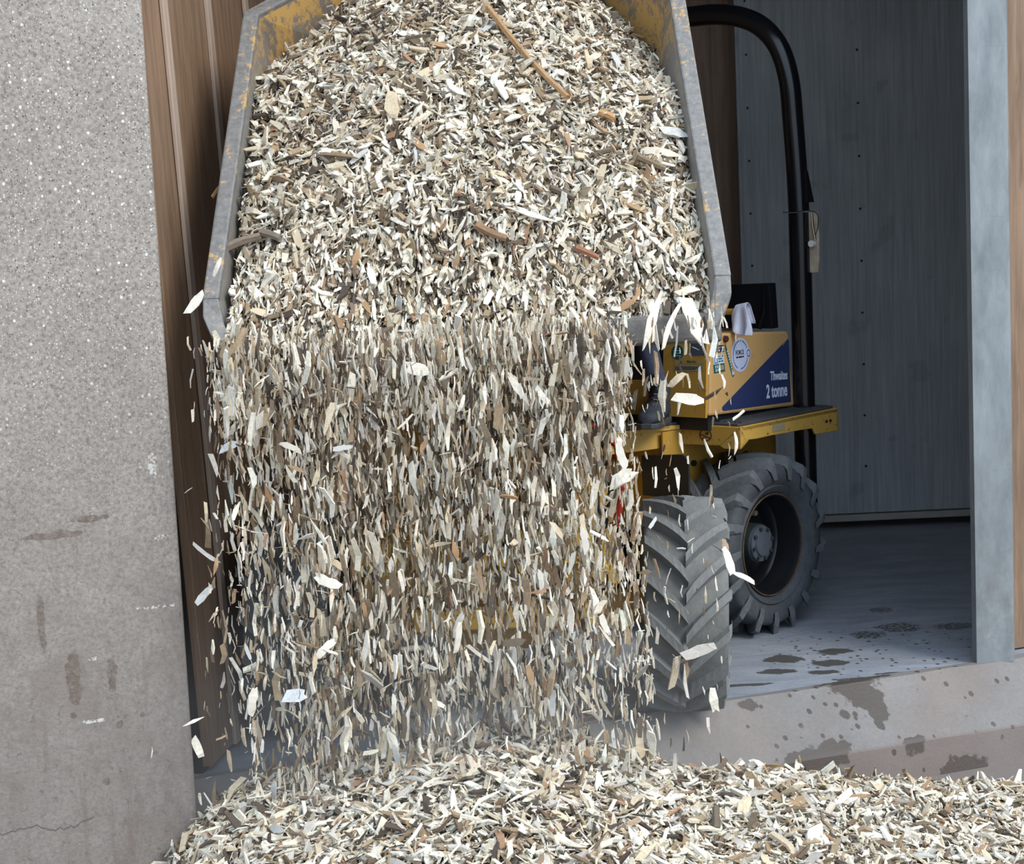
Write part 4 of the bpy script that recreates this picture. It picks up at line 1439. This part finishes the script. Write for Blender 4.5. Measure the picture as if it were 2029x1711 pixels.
def chip_verts(pos, X, Y, Z, L, W, T):
    n = len(pos)
    out = np.zeros((n, 12, 3))
    bendy = RNG.normal(0, 0.06, n) * L
    bendz = RNG.normal(0, 0.07, n) * L
    for k in range(3):
        f = (-0.5, RNG.uniform(-0.15, 0.15, n), 0.5)[k]
        wf = RNG.uniform(0.75, 1.1, n) if k == 1 else np.where(RNG.random(n) < 0.45, RNG.uniform(0.08, 0.4, n), RNG.uniform(0.6, 1.0, n))
        tf = 1.0 if k == 1 else RNG.uniform(0.3, 1.0, n)
        skew = 0 if k == 1 else RNG.uniform(-0.7, 0.7, n) * W
        for j, (sy, sz) in enumerate(((-1, -1), (1, -1), (1, 1), (-1, 1))):
            lx = f * L + sy * skew * 0.5
            ly = sy * W * 0.5 * wf + (bendy if k == 1 else 0)
            lz = sz * T * 0.5 * tf + (bendz if k == 1 else 0)
            out[:, 4 * k + j] = pos + X * np.reshape(lx, (n, 1)) + Y * np.reshape(ly, (n, 1)) + Z * np.reshape(lz, (n, 1))
    return out


def mass_mesh(name, verts, col, extra=None):
    """one mesh from n chips; extra = (verts, faces) of a solid core"""
    n = len(verts)
    V_ = verts.reshape(-1, 3)
    F = (QS[None] + 12 * np.arange(n)[:, None, None]).reshape(-1, 4)
    C4 = np.ones((len(V_), 4), np.float32)
    C4[:, :3] = np.repeat(col, 12, axis=0)
    mi = np.zeros(len(F), np.int32)
    if extra is not None:
        ev, ef = extra
        ef = np.array(ef) + len(V_)
        V_ = np.vstack([V_, ev])
        F = np.vstack([F, ef])
        C4 = np.vstack([C4, np.tile((0.1, 0.08, 0.06, 1), (len(ev), 1))])
        mi = np.concatenate([mi, np.ones(len(ef), np.int32)])
    me = bpy.data.meshes.new(name)
    me.vertices.add(len(V_))
    me.vertices.foreach_set('co', V_.astype(np.float32).ravel())
    me.loops.add(4 * len(F))
    me.loops.foreach_set('vertex_index', F.astype(np.int32).ravel())
    me.polygons.add(len(F))
    me.polygons.foreach_set('loop_start', (4 * np.arange(len(F))).astype(np.int32))
    me.polygons.foreach_set('material_index', mi)
    at = me.attributes.new('tint', 'FLOAT_COLOR', 'POINT')
    at.data.foreach_set('color', C4.astype(np.float32).ravel())
    me.materials.append(MT['chip'])
    me.materials.append(MT['fines'])
    me.update()
    me.validate()
    me.shade_flat()
    o = bpy.data.objects.new(name, me)
    return link(o)


def frame_from(nrm, tilt):
    """random in-plane long axis about nrm, tipped by up to 'tilt' radians"""
    n = len(nrm)
    nz = unit(nrm + RNG.normal(0, 1, (n, 3)) * tilt)
    v = RNG.normal(0, 1, (n, 3))
    X = unit(v - nz * np.sum(v * nz, axis=1, keepdims=True))
    Y = np.cross(nz, X)
    return X, Y, nz


def lumps(x, y, seed, f=3.0, oct=4):
    r = np.random.default_rng(seed)
    out = 0
    a = 1.0
    for o in range(oct):
        for q in range(3):
            k = r.normal(0, 1, 2) * f
            out = out + a * np.sin(k[0] * x + k[1] * y + r.uniform(0, 6.28))
        f *= 1.9
        a *= 0.55
    return out / 4


def sstep(a, b, x):
    t = np.clip((x - a) / (b - a), 0, 1)
    return t * t * (3 - 2 * t)


HOv, HTv, HNv = np.array(HO), np.array(HT), np.array(HN)


def half_w(t):
    t = np.asarray(t, float)
    return np.where(t < 1.15, 0.740 - 0.060 * np.clip(t, -0.2, 1.15) / 1.15, 0.680 - (t - 1.15) * 0.60)


def load_n(x, t):
    """height of the load out of the rim plane"""
    w = np.maximum(half_w(t), 0.2)
    u = np.abs(x) / w
    n = -0.045 + 0.135 * (1 - u ** 2) * sstep(-0.2, 0.35, t)
    n = n - (0.20 * u ** 1.8 + 0.05) * sstep(0.70, 1.20, t - 0.12 * (x < 0)) - 0.12 * sstep(1.15, 1.75, t)
    n = n + 0.03 * lumps(x, t, 5, 3.5)
    lip = sstep(0.47, 0.33, x + 0.03 * np.sin(23 * t + 9 * x))
    n = n + (0.055 * lip - 0.03) * sstep(0.15, -0.08, t)
    return n


def load_pt(x, t):
    n = load_n(x, t)
    return HOv + np.outer(x, (1, 0, 0)) + np.outer(t, HTv) + n[:, None] * HNv


def surf_normals(fn, a, b, e=0.02, ref=None):
    p = fn(a, b)
    nn = unit(np.cross(fn(a + e, b) - p, fn(a, b + e) - p))
    if ref is not None:
        nn = np.where((np.sum(nn * ref, axis=1) < 0)[:, None], -nn, nn)
    return p, nn


WT_H = (0.29, 0.22, 0.16, 0.10, 0.10, 0.08, 0.025, 0.06)
WT_G = (0.31, 0.18, 0.13, 0.09, 0.09, 0.08, 0.025, 0.16)
WT_F = (0.26, 0.20, 0.16, 0.13, 0.12, 0.07, 0.025, 0.08)

# ---- load in the hopper
N1 = 54000
t = RNG.uniform(-0.42, 1.62, N1)
x = RNG.uniform(-1, 1, N1) * (half_w(t) - 0.012)
spill = np.where(x + RNG.normal(0, 0.03, N1) < 0.40, -0.42 + 0.30 * RNG.random(N1) ** 2 + 0.05 * np.sin(9 * x), -0.11 + 0.05 * RNG.random(N1))
ok = t > spill
t, x = t[ok], x[ok]
N1 = len(t)
p, nn = surf_normals(load_pt, x, t, ref=HNv)
p = p + nn * RNG.uniform(-0.030, 0.012, (N1, 1))
L, W, T = sizes(N1, 0.026, 0.58, (0.10, 0.40))
X, Y, Z = frame_from(nn, 0.5)
slide = RNG.random(N1) < 0.8 * sstep(0.48, 0.02, t)
X[slide] = unit(HTv + RNG.normal(0, 0.32, (slide.sum(), 3)))
Y[slide] = unit(np.cross(Z[slide], X[slide]))
Z[slide] = np.cross(X[slide], Y[slide])
# keep the long ones from poking through the plates
edge = half_w(t) - np.abs(x)
L = np.minimum(L, np.maximum(edge * 2.2, 0.018))
gu, gt = np.meshgrid(np.linspace(-1, 1, 40), np.linspace(-0.16, 1.66, 46))
gx = (gu * (half_w(gt) - 0.004)).ravel()
core_top = load_pt(gx, gt.ravel()) - HNv * 0.022
core_bot = HOv + np.outer(gx * 0.80, (1, 0, 0)) + np.outer(gt.ravel() * 0.80 + 0.06, HTv) + np.outer(np.where(gt.ravel() < 0.1, -0.08, -0.42), HNv)
cf = []
for r in range(45):
    for c in range(39):
        a = r * 40 + c
        cf.append((a, a + 1, a + 41, a + 40))
nb = 46 * 40
for r in range(45):
    cf.append((r * 40, (r + 1) * 40, nb + (r + 1) * 40, nb + r * 40))
    cf.append((r * 40 + 39, nb + r * 40 + 39, nb + (r + 1) * 40 + 39, (r + 1) * 40 + 39))
for c in range(39):
    cf.append((c, nb + c, nb + c + 1, c + 1))
    cf.append((45 * 40 + c, 45 * 40 + c + 1, nb + 45 * 40 + c + 1, nb + 45 * 40 + c))
load = mass_mesh('wood_chip_load', chip_verts(p, X, Y, Z, L, W, T), tints(N1, WT_H, L < 0.021), (np.vstack([core_top, core_bot]), cf))
tag(load, 'heaped load of small pale wood chips sliding out of the raised hopper', 'wood chips', None, 'stuff')

# ---- pile on the ground
PX = np.array([-1.5, -1.3, -1.14, -1.04, -0.92, -0.8, -0.6, -0.3, -0.05, 0.15, 0.33, 0.5, 0.75, 1.0, 1.3, 1.7, 2.2, 2.8])
PZ = np.array([-0.34, -0.32, -0.24, -0.09, 0.02, 0.075, 0.12, 0.175, 0.215, 0.165, 0.095, 0.04, 0.0, -0.075, -0.15, -0.215, -0.27, -0.33])


def pile_z(x, y):
    zc = np.interp(x, PX, PZ)
    yc = 5.22 + 0.46 * sstep(0.35, 1.7, x)
    d = y - yc
    sl = 0.24 - 0.17 * sstep(0.1, 1.0, x)
    z = zc - np.where(d > 0, d * 0.62, -d * sl) * sstep(0, 0.12, np.abs(d))
    z = z - 0.5 * np.clip(4.55 - y, 0, 1)
    return z + 0.016 * lumps(x, y, 9, 4.0)


def pile_pt(x, y):
    return np.stack([x, y, pile_z(x, y)], axis=1)


N2 = 56000
y = 4.45 + (RNG.random(N2) ** 0.85) * 1.45
x = RNG.uniform(-1.2, 2.15, N2)
keep = np.abs(x) < 0.33 * y + 0.25
x, y = x[keep], y[keep]
p, nn = surf_normals(pile_pt, x, y, ref=np.array((0, 0, 1.0)))
n_ = len(x)
p = p + nn * RNG.uniform(-0.026, 0.013, (n_, 1))
L, W, T = sizes(n_, 0.036, 0.58, (0.08, 0.34))
X, Y, Z = frame_from(nn, 0.45)
gx, gy = np.meshgrid(np.linspace(-1.45, 2.6, 82), np.linspace(3.9, 6.25, 50))
gz = pile_z(gx.ravel(), gy.ravel()) - 0.018
core = np.stack([gx.ravel(), gy.ravel(), np.maximum(gz, -0.31)], axis=1)
cf = [(r * 82 + c, r * 82 + c + 1, (r + 1) * 82 + c + 1, (r + 1) * 82 + c) for r in range(49) for c in range(81)]
pile = mass_mesh('wood_chip_pile', chip_verts(p, X, Y, Z, L, W, T), tints(n_, WT_G, L < 0.024), (core, cf))
tag(pile, 'spreading pile of small pale wood chips on the ground in front of the kerb', 'wood chips', None, 'stuff')


# ---- the falling curtain
def curtain(n, front=False):
    h = RNG.random(n) ** 1.0
    z_top = 1.42
    zz = z_top - (z_top + 0.02) * h
    core_x = RNG.uniform(-0.80 - 0.02 * h, 0.345 + 0.05 * h, n)
    tail = RNG.random(n)
    xx = np.where(tail < 0.022, RNG.uniform(0.33, 0.68, n) - 0.10 * h, core_x)
    xx = np.where(tail > 0.972, -0.80 - np.abs(RNG.normal(0, 0.085, n)) * (0.5 + 0.5 * h), xx)
    yy = 5.22 - 0.06 * np.sqrt(h) + RNG.normal(0, 0.075, n)
    yy = np.where(zz > 1.0, np.minimum(yy, 5.27 - 0.02 * RNG.random(n)), yy)
    if front:
        yy = np.minimum(yy, 5.22) - RNG.uniform(0.02, 0.14, n)
    return np.stack([xx, yy, zz], axis=1), h


N3 = 50000
p, h = curtain(N3)
ok = (p[:, 2] > pile_z(p[:, 0], p[:, 1]) + 0.02)
clump = lumps(p[:, 0] * 2.2, p[:, 2] * 0.8, 31, 2.6, 4)
dens = (1.0 - 0.55 * sstep(0.05, 0.95, h)) * (0.66 + 0.50 * clump)
dens = dens * (1.0 - 0.62 * sstep(0.12, 0.32, p[:, 0]) * sstep(0.10, 0.22, h))      # thins out towards the bulkhead side
dens = dens * (1.0 - 0.62 * sstep(-0.62, -0.74, p[:, 0]) * sstep(0.10, 0.25, h))
thin = RNG.random(N3) < np.clip(dens, 0.02, 1)
p, h = p[ok & thin], h[ok & thin]
n_ = len(p)
L, W, T = sizes(n_, 0.032, 0.55, (0.06, 0.27))
X = unit(np.stack([RNG.normal(0, 0.16, n_), RNG.normal(0, 0.30, n_), np.ones(n_)], axis=1))
wild = RNG.random(n_) < 0.13
X[wild] = unit(RNG.normal(0, 1, (wild.sum(), 3)))
v = RNG.normal(0, 1, (n_, 3)) * 0.55 + np.array((1.0, -0.25, 0.0))
Y = unit(v - X * np.sum(v * X, axis=1, keepdims=True))
Z = np.cross(X, Y)
fall = mass_mesh('falling_wood_chips', chip_verts(p, X, Y, Z, L, W, T), tints(n_, WT_F))
tag(fall, 'dense curtain of small wood chips falling from hopper lip to pile', 'wood chips', None, 'stuff')


# ---- single chips, the three hundred that show largest
def chip_mesh(L, W, T, tint, seed, style='chip'):
    """one splintery chip along x"""
    r = random.Random(seed)
    N = 4
    by, bz = r.uniform(-0.06, 0.06) * L, r.uniform(-0.09, 0.09) * L
    rings = []
    for k in range(N + 1):
        f = k / N
        xx = (f - 0.5) * L
        if style == 'twig':
            m = 6
            rr = [(W * 0.5 * (1 - 0.15 * f) * math.cos(2 * math.pi * q / m) * r.uniform(0.9, 1.08), W * 0.5 * (1 - 0.15 * f) * math.sin(2 * math.pi * q / m) * r.uniform(0.9, 1.08)) for q in range(m)]
            sk = [r.uniform(-0.12, 0.12) * W for q in range(m)] if k in (0, N) else [0] * m
        else:
            e = min(f, 1 - f) * 2
            if style == 'sliver':
                wf = 0.12 + 0.88 * e ** 0.7
            else:
                wf = (0.72 if k == 0 else 0.55 if k == N else 1.0) * r.uniform(0.85, 1.1)
            rr = [(sy * W * 0.5 * wf * r.uniform(0.9, 1.1), sz * T * 0.5 * (0.5 + 0.5 * e) * r.uniform(0.8, 1.15)) for sy, sz in ((-1, -1), (1, -1), (1, 1), (-1, 1))]
            sk = [r.uniform(-0.5, 0.5) * W for q in range(4)] if k in (0, N) else [0] * 4
        off = math.sin(math.pi * f)
        rings.append([Vector((xx + s_, y_ + by * off, z_ + bz * off)) for (y_, z_), s_ in zip(rr, sk)])
    b = MB()
    b.quad_loop(rings)
    bmesh.ops.recalc_face_normals(b.bm, faces=b.bm.faces)
    me = bpy.data.meshes.new('wood_chip')
    b.bm.to_mesh(me)
    b.bm.free()
    me.materials.append(MT['chip'])
    at = me.attributes.new('tint', 'FLOAT_COLOR', 'POINT')
    for i, d in enumerate(at.data):
        k = r.uniform(0.93, 1.07)
        d.color = (min(1, tint[0] * k), min(1, tint[1] * k), min(1, tint[2] * k), 1)
    return me


CREAM, TAN, BROWN, BARK, ORANGE, GREYW = (0.87, 0.81, 0.69), (0.70, 0.58, 0.40), (0.40, 0.27, 0.15), (0.17, 0.135, 0.10), (0.50, 0.31, 0.17), (0.60, 0.60, 0.57)
BANK = []
BANKTINT = []
WORDS = {CREAM: 'cream', TAN: 'tan', BROWN: 'brown', GREYW: 'grey', ORANGE: 'orange brown', BARK: 'dark bark'}
for i in range(36):
    tint = random.choice([CREAM, CREAM, CREAM, CREAM, TAN, TAN, BROWN, GREYW, ORANGE, BARK])
    BANKTINT.append(WORDS[tint])
    BANK.append(chip_mesh(1.0, random.uniform(0.13, 0.38), random.uniform(0.05, 0.12), tint, i, random.choice(['chip', 'chip', 'sliver'])))


def place(me, pos, x, nrm, scale, label, group=None, name='wood_chip', cat='wood chip'):
    o = bpy.data.objects.new(name, me)
    x = Vector(x).normalized()
    nrm = Vector(nrm)
    z = (nrm - x * nrm.dot(x)).normalized()
    m = basis(pos, x, z.cross(x), z) @ Matrix.Scale(scale, 4)
    link(o, None, m)
    return tag(o, label, cat, group)


def on_load(x, t, lift=0.012):
    a = np.array([x]), np.array([t])
    q, n = surf_normals(load_pt, *a, ref=HNv)
    return Vector(q[0] + n[0] * lift), Vector(n[0])


def on_pile(x, y, lift=0.012):
    q, n = surf_normals(pile_pt, np.array([x]), np.array([y]), ref=np.array((0, 0, 1.0)))
    return Vector(q[0] + n[0] * lift), Vector(n[0])


n_single = 0
# chips one can point to: in the load
for (xa, ta), (xb, tb), W, T, tint, st, seed, name, label, cat in (
        ((0.084, 1.064), (0.321, 0.666), 0.024, 0.018, (0.46, 0.28, 0.14), 'twig', 101, 'long_splinter', 'long brown splinter of wood lying across the upper right of the load', 'splinter'),
        ((-0.222, 0.725), (-0.222, 0.625), 0.044, 0.012, TAN, 'chip', 102, 'wood_chip', 'squarish tan block of wood standing on end in the middle of the load', 'wood chip'),
        ((-0.735, 0.215), (-0.632, 0.23), 0.030, 0.030, (0.30, 0.24, 0.18), 'twig', 103, 'twig', 'thick grey bark stub resting on the left hopper rim', 'twig'),
        ((-0.800, 0.44), (-0.715, 0.510), 0.014, 0.010, (0.42, 0.25, 0.12), 'twig', 104, 'twig', 'thin orange brown twig poking out over the left hopper rim', 'twig'),
        ((-0.632, 0.245), (-0.570, 0.205), 0.026, 0.026, (0.24, 0.20, 0.16), 'twig', 105, 'twig', 'short dark round stub just right of the bark stub', 'twig'),
        ((0.424, 0.631), (0.468, 0.608), 0.026, 0.022, (0.58, 0.33, 0.15), 'twig', 106, 'wood_chip', 'rounded orange nub of wood below the end of the long splinter', 'wood chip'),
        ((0.530, 0.466), (0.615, 0.433), 0.022, 0.020, (0.25, 0.19, 0.12), 'twig', 107, 'twig', 'brown bark covered stick near the right side of the load', 'twig'),
        ((0.115, 0.235), (0.265, 0.198), 0.016, 0.008, CREAM, 'sliver', 108, 'wood_chip', 'long white splinter lying level in the lower middle of the load', 'wood chip'),
        ((0.025, 0.180), (0.110, 0.140), 0.026, 0.022, (0.34, 0.21, 0.13), 'twig', 109, 'twig', 'reddish brown bark stub below the long white splinter', 'twig'),
        ((0.618, 0.588), (0.692, 0.592), 0.034, 0.010, GREYW, 'chip', 110, 'wood_chip', 'wide grey weathered chip against the right side wall of the hopper', 'wood chip'),
        ((0.508, 0.225), (0.600, 0.108), 0.020, 0.010, CREAM, 'sliver', 111, 'wood_chip', 'long cream splinter slanting down towards the right end of the lip', 'wood chip'),
        ((0.318, 0.120), (0.388, 0.088), 0.022, 0.014, (0.36, 0.17, 0.10), 'twig', 112, 'twig', 'small red brown bark piece low on the right of the load', 'twig'),
        ((0.106, 0.742), (0.131, 0.680), 0.026, 0.010, CREAM, 'chip', 113, 'wood_chip', 'bright white chip standing up left of the lower end of the long splinter', 'wood chip'),
        ((-0.05, 0.740), (0.003, 0.690), 0.018, 0.008, CREAM, 'chip', 114, 'wood_chip', 'bright narrow white chip on the load between tan block and long splinter', 'wood chip'),
        ((0.250, 0.312), (0.320, 0.286), 0.022, 0.018, BARK, 'twig', 115, 'twig', 'dark bark stub right of middle above the white splinter', 'twig'),
        ((-0.46, 0.508), (-0.335, 0.472), 0.014, 0.010, (0.30, 0.22, 0.14), 'sliver', 116, 'twig', 'slim dark brown stick lying level on the left half of the load', 'twig')):
    lift = 0.05 if name == 'long_splinter' else 0.018 + 0.3 * T
    pa, na = on_load(xa, ta, lift)
    pb, nb_ = on_load(xb, tb, lift)
    Lg = (pb - pa).length
    place(chip_mesh(Lg, W, T, tint, seed, st), (pa + pb) / 2, pb - pa, na + nb_, 1.0, label, None, name, cat)
    n_single += name == 'wood_chip'
# hanging over the lip
for pa, pb, W, T, tint, st, seed, label in (
        ((0.530, 5.295, 1.470), (0.575, 5.250, 1.345), 0.046, 0.010, CREAM, 'chip', 120, 'broad white chip hanging down over the right end of the hopper lip'),
        ((0.515, 5.290, 1.455), (0.455, 5.240, 1.325), 0.015, 0.008, CREAM, 'chip', 121, 'pale stick leaning across the lip in front of the trouser leg'),
        ((0.458, 5.290, 1.490), (0.395, 5.235, 1.325), 0.028, 0.009, CREAM, 'sliver', 122, 'frayed white splinter hanging from the lip beside the trouser leg'),
        ((0.445, 5.285, 1.470), (0.415, 5.235, 1.315), 0.012, 0.006, TAN, 'sliver', 123, 'thin tan splinter hanging beside the frayed white splinter')):
    pa, pb = Vector(pa), Vector(pb)
    place(chip_mesh((pb - pa).length, W, T, tint, seed, st), (pa + pb) / 2, pb - pa, (0, -1, 0.3), 1.0, label)
    n_single += 1
# in mid-air
for c, Lg, W, ang, tint, st, seed, label in (
        ((-0.918, 5.28, 1.521), 0.070, 0.026, 50, CREAM, 'chip', 130, 'broad white chip in the air beside the lower left hopper corner'),
        ((-0.848, 5.30, 1.621), 0.055, 0.014, 65, CREAM, 'chip', 131, 'pale chip in the air just outside the left hopper rim'),
        ((-0.259, 5.10, 1.31), 0.062, 0.034, -15, CREAM, 'chip', 132, 'large bright white chip high in the falling curtain left of centre'),
        ((0.021, 5.10, 1.246), 0.115, 0.024, -58, CREAM, 'sliver', 133, 'long curved white chip high in the middle of the curtain'),
        ((0.522, 5.20, 1.179), 0.078, 0.030, -10, CREAM, 'chip', 134, 'wide cream chip tumbling level before the yellow bulkhead'),
        ((0.487, 5.20, 1.235), 0.060, 0.022, 42, TAN, 'chip', 135, 'small tan chip above the wide cream chip by the bulkhead'),
        ((0.309, 5.10, 0.969), 0.072, 0.040, 28, CREAM, 'chip', 136, 'broad bright chip in front of the black splash flap'),
        ((-0.661, 5.05, 0.387), 0.046, 0.040, 5, (0.74, 0.77, 0.77), 'chip', 137, 'square blue white chip low on the left of the curtain'),
        ((-0.910, 5.15, 0.797), 0.100, 0.012, -42, (0.55, 0.53, 0.50), 'chip', 138, 'long thin grey stick in the air left of the curtain'),
        ((-0.885, 5.15, 0.760), 0.060, 0.014, 75, (0.66, 0.40, 0.22), 'sliver', 139, 'orange tinted sliver just below the long thin grey stick'),
        ((-0.923, 5.15, 0.672), 0.062, 0.022, 45, GREYW, 'chip', 140, 'oblong grey chip in the air left of the curtain'),
        ((-0.955, 5.05, 0.246), 0.062, 0.026, 105, CREAM, 'chip', 141, 'white chip in the air beside the foot of the concrete wall'),
        ((-0.960, 5.05, 0.321), 0.060, 0.010, 20, CREAM, 'sliver', 142, 'thin pale stick over the white chip by the wall foot'),
        ((-0.821, 5.15, 1.105), 0.056, 0.024, 20, (0.66, 0.69, 0.70), 'chip', 143, 'pale bluish chip at the left edge of the curtain'),
        ((-0.709, 5.10, 1.192), 0.070, 0.034, 40, CREAM, 'chip', 144, 'broad cream chip near the upper left of the curtain'),
        ((0.561, 5.15, 0.289), 0.062, 0.026, 97, CREAM, 'chip', 145, 'upright pale chip before the foot of the front tyre'),
        ((0.626, 5.30, 0.713), 0.044, 0.018, 100, (0.72, 0.52, 0.36), 'chip', 146, 'small peach chip in the air between the two tyres'),
        ((0.521, 5.15, 0.436), 0.085, 0.034, 14, (0.50, 0.47, 0.42), 'chip', 147, 'wide dull chip falling across the front tyre'),
        ((0.284, 5.10, 1.278), 0.090, 0.024, 100, CREAM, 'sliver', 148, 'long white sliver falling before the dark foot well')):
    a = R_(ang)
    x = Vector((math.cos(a), random.uniform(-0.2, 0.2), math.sin(a)))
    place(chip_mesh(Lg, W, max(0.004, W * 0.22), tint, seed, st), c, x, (random.uniform(-.3, .3), -1, 0.35), 1.0, label)
    n_single += 1
# on the pile
for x, y, Lg, W, ang, tint, st, seed, label in (
        (0.72, 5.36, 0.075, 0.032, 120, CREAM, 'chip', 150, 'pale plank shaped chip tilted up at the top of the right pile'),
        (0.62, 5.00, 0.085, 0.036, 75, TAN, 'chip', 151, 'stout yellowish chip standing on the middle right of the pile'),
        (0.80, 4.86, 0.085, 0.046, 80, CREAM, 'chip', 152, 'broadest white chip low on the right of the pile'),
        (0.79, 5.10, 0.055, 0.032, 40, BROWN, 'chip', 153, 'squat brown chip on the pile above the broadest white chip'),
        (0.17, 5.12, 0.060, 0.028, 120, (0.58, 0.36, 0.20), 'chip', 154, 'orange brown chip at the peak of the pile'),
        (1.32, 4.98, 0.070, 0.022, 100, TAN, 'chip', 155, 'tan chip standing at the right edge of the pile'),
        (0.53, 4.93, 0.085, 0.026, 85, BARK, 'twig', 156, 'dark bark covered piece half buried in the pile'),
        (0.98, 5.25, 0.110, 0.022, 10, BROWN, 'sliver', 157, 'long brown bark strip lying level on the right of the pile'),
        (-0.02, 4.82, 0.100, 0.012, 35, CREAM, 'sliver', 158, 'long pale straw like splinter low in the middle of the pile')):
    p_, n_ = on_pile(x, y, 0.018)
    a = R_(ang)
    place(chip_mesh(Lg, W, max(0.005, W * 0.25), tint, seed, st), p_, (math.cos(a), math.sin(a) * 0.7, 0.35 * math.sin(a)), n_ + Vector((0, -0.5, 0)), 1.0, label)
    n_single += 1

def zone3(v, a, b, n0, n1, n2):
    return n0 if v < a else n1 if v < b else n2


left = 300 - n_single
nf, nh = int(left * 0.46), int(left * 0.30)
pts, _h = curtain(nf * 2, True)
pts = pts[pts[:, 2] > pile_z(pts[:, 0], pts[:, 1]) + 0.06][:nf]
for q in pts:
    if random.random() < 0.3:
        x = (random.gauss(0, 1), random.gauss(0, 0.4), random.gauss(0, 0.6))
    else:
        x = (random.gauss(0, 0.22), random.gauss(0, 0.2), 1)
    k = random.randrange(len(BANK))
    zone = zone3(q[2], 0.52, 0.95, 'lower', 'middle', 'upper') + ' ' + zone3(q[0], -0.45, 0.02, 'left', 'centre', 'right')
    place(BANK[k], q, x, (random.gauss(0, 0.6), -1, random.gauss(0.3, 0.4)), random.uniform(0.035, 0.078),
          'larger %s wood chip falling before the %s of the curtain' % (BANKTINT[k], zone), 'larger wood chips falling')
for i in range(nh):
    t_ = random.uniform(-0.1, 1.35)
    x_ = random.uniform(-0.88, 0.88) * float(half_w(t_))
    q, n = on_load(x_, t_, 0.010)
    v = Vector((random.gauss(0, 1), random.gauss(0, 1), random.gauss(0, 1)))
    k = random.randrange(len(BANK))
    zone = zone3(t_, 0.35, 0.85, 'lower', 'middle', 'upper') + ' ' + zone3(x_, -0.24, 0.24, 'left', 'centre', 'right')
    place(BANK[k], q, v - n * v.dot(n) * 0.8, n + Vector((random.gauss(0, .3), random.gauss(0, .3), random.gauss(0, .3))), random.uniform(0.045, 0.085),
          'larger %s wood chip lying on the %s of the load' % (BANKTINT[k], zone), 'larger wood chips on the load')
for i in range(left - nf - nh):
    y_ = random.uniform(4.6, 5.5)
    x_ = random.uniform(-0.9, min(1.6, 0.30 * y_))
    q, n = on_pile(x_, y_, 0.010)
    v = Vector((random.gauss(0, 1), random.gauss(0, 1), random.gauss(0, 1)))
    k = random.randrange(len(BANK))
    zone = zone3(y_, 4.9, 5.2, 'front', 'middle', 'back') + ' ' + zone3(x_, -0.25, 0.6, 'left', 'centre', 'right')
    place(BANK[k], q, v - n * v.dot(n) * 0.8, n + Vector((random.gauss(0, .3), random.gauss(0, .3), random.gauss(0, .3))), random.uniform(0.05, 0.09),
          'larger %s wood chip lying on the %s of the pile' % (BANKTINT[k], zone), 'larger wood chips on the pile')

# ================================================================== dust kicked up where the chips land
m = NT('drifting_dust')
m.t.nodes.remove(m.b)
out = [n for n in m.t.nodes if n.type == 'OUTPUT_MATERIAL'][0]
gv = m.n('ShaderNodeVectorMath', operation='LENGTH', inp={0: m.co()}).outputs['Value']
fall_ = m.n('ShaderNodeMapRange', interpolation_type='SMOOTHSTEP', inp={0: gv, 1: 0.25, 2: 1.0, 3: 1.0, 4: 0.0}).outputs[0]
dn = m.ramp(m.noise(2.2, 3, 0.6), [(0.3, 0.25), (0.7, 1.0)])
den = m.math('MULTIPLY', m.math('MULTIPLY', fall_, dn), 0.75)
sc = m.n('ShaderNodeVolumeScatter', inp={'Color': (0.80, 0.79, 0.77, 1), 'Density': den})
m.t.links.new(sc.outputs[0], out.inputs['Volume'])
b = MB()
bmesh.ops.create_icosphere(b.bm, subdivisions=3, radius=1.0)
MT['dust'] = m.m
dust = b.build('dust', 'dust', None, Matrix.Translation((-0.30, 5.22, 0.20)) @ Matrix.Diagonal((1.15, 0.62, 0.62, 1)))
tag(dust, 'thin pale dust hanging around the foot of the falling chips', 'dust', None, 'stuff')
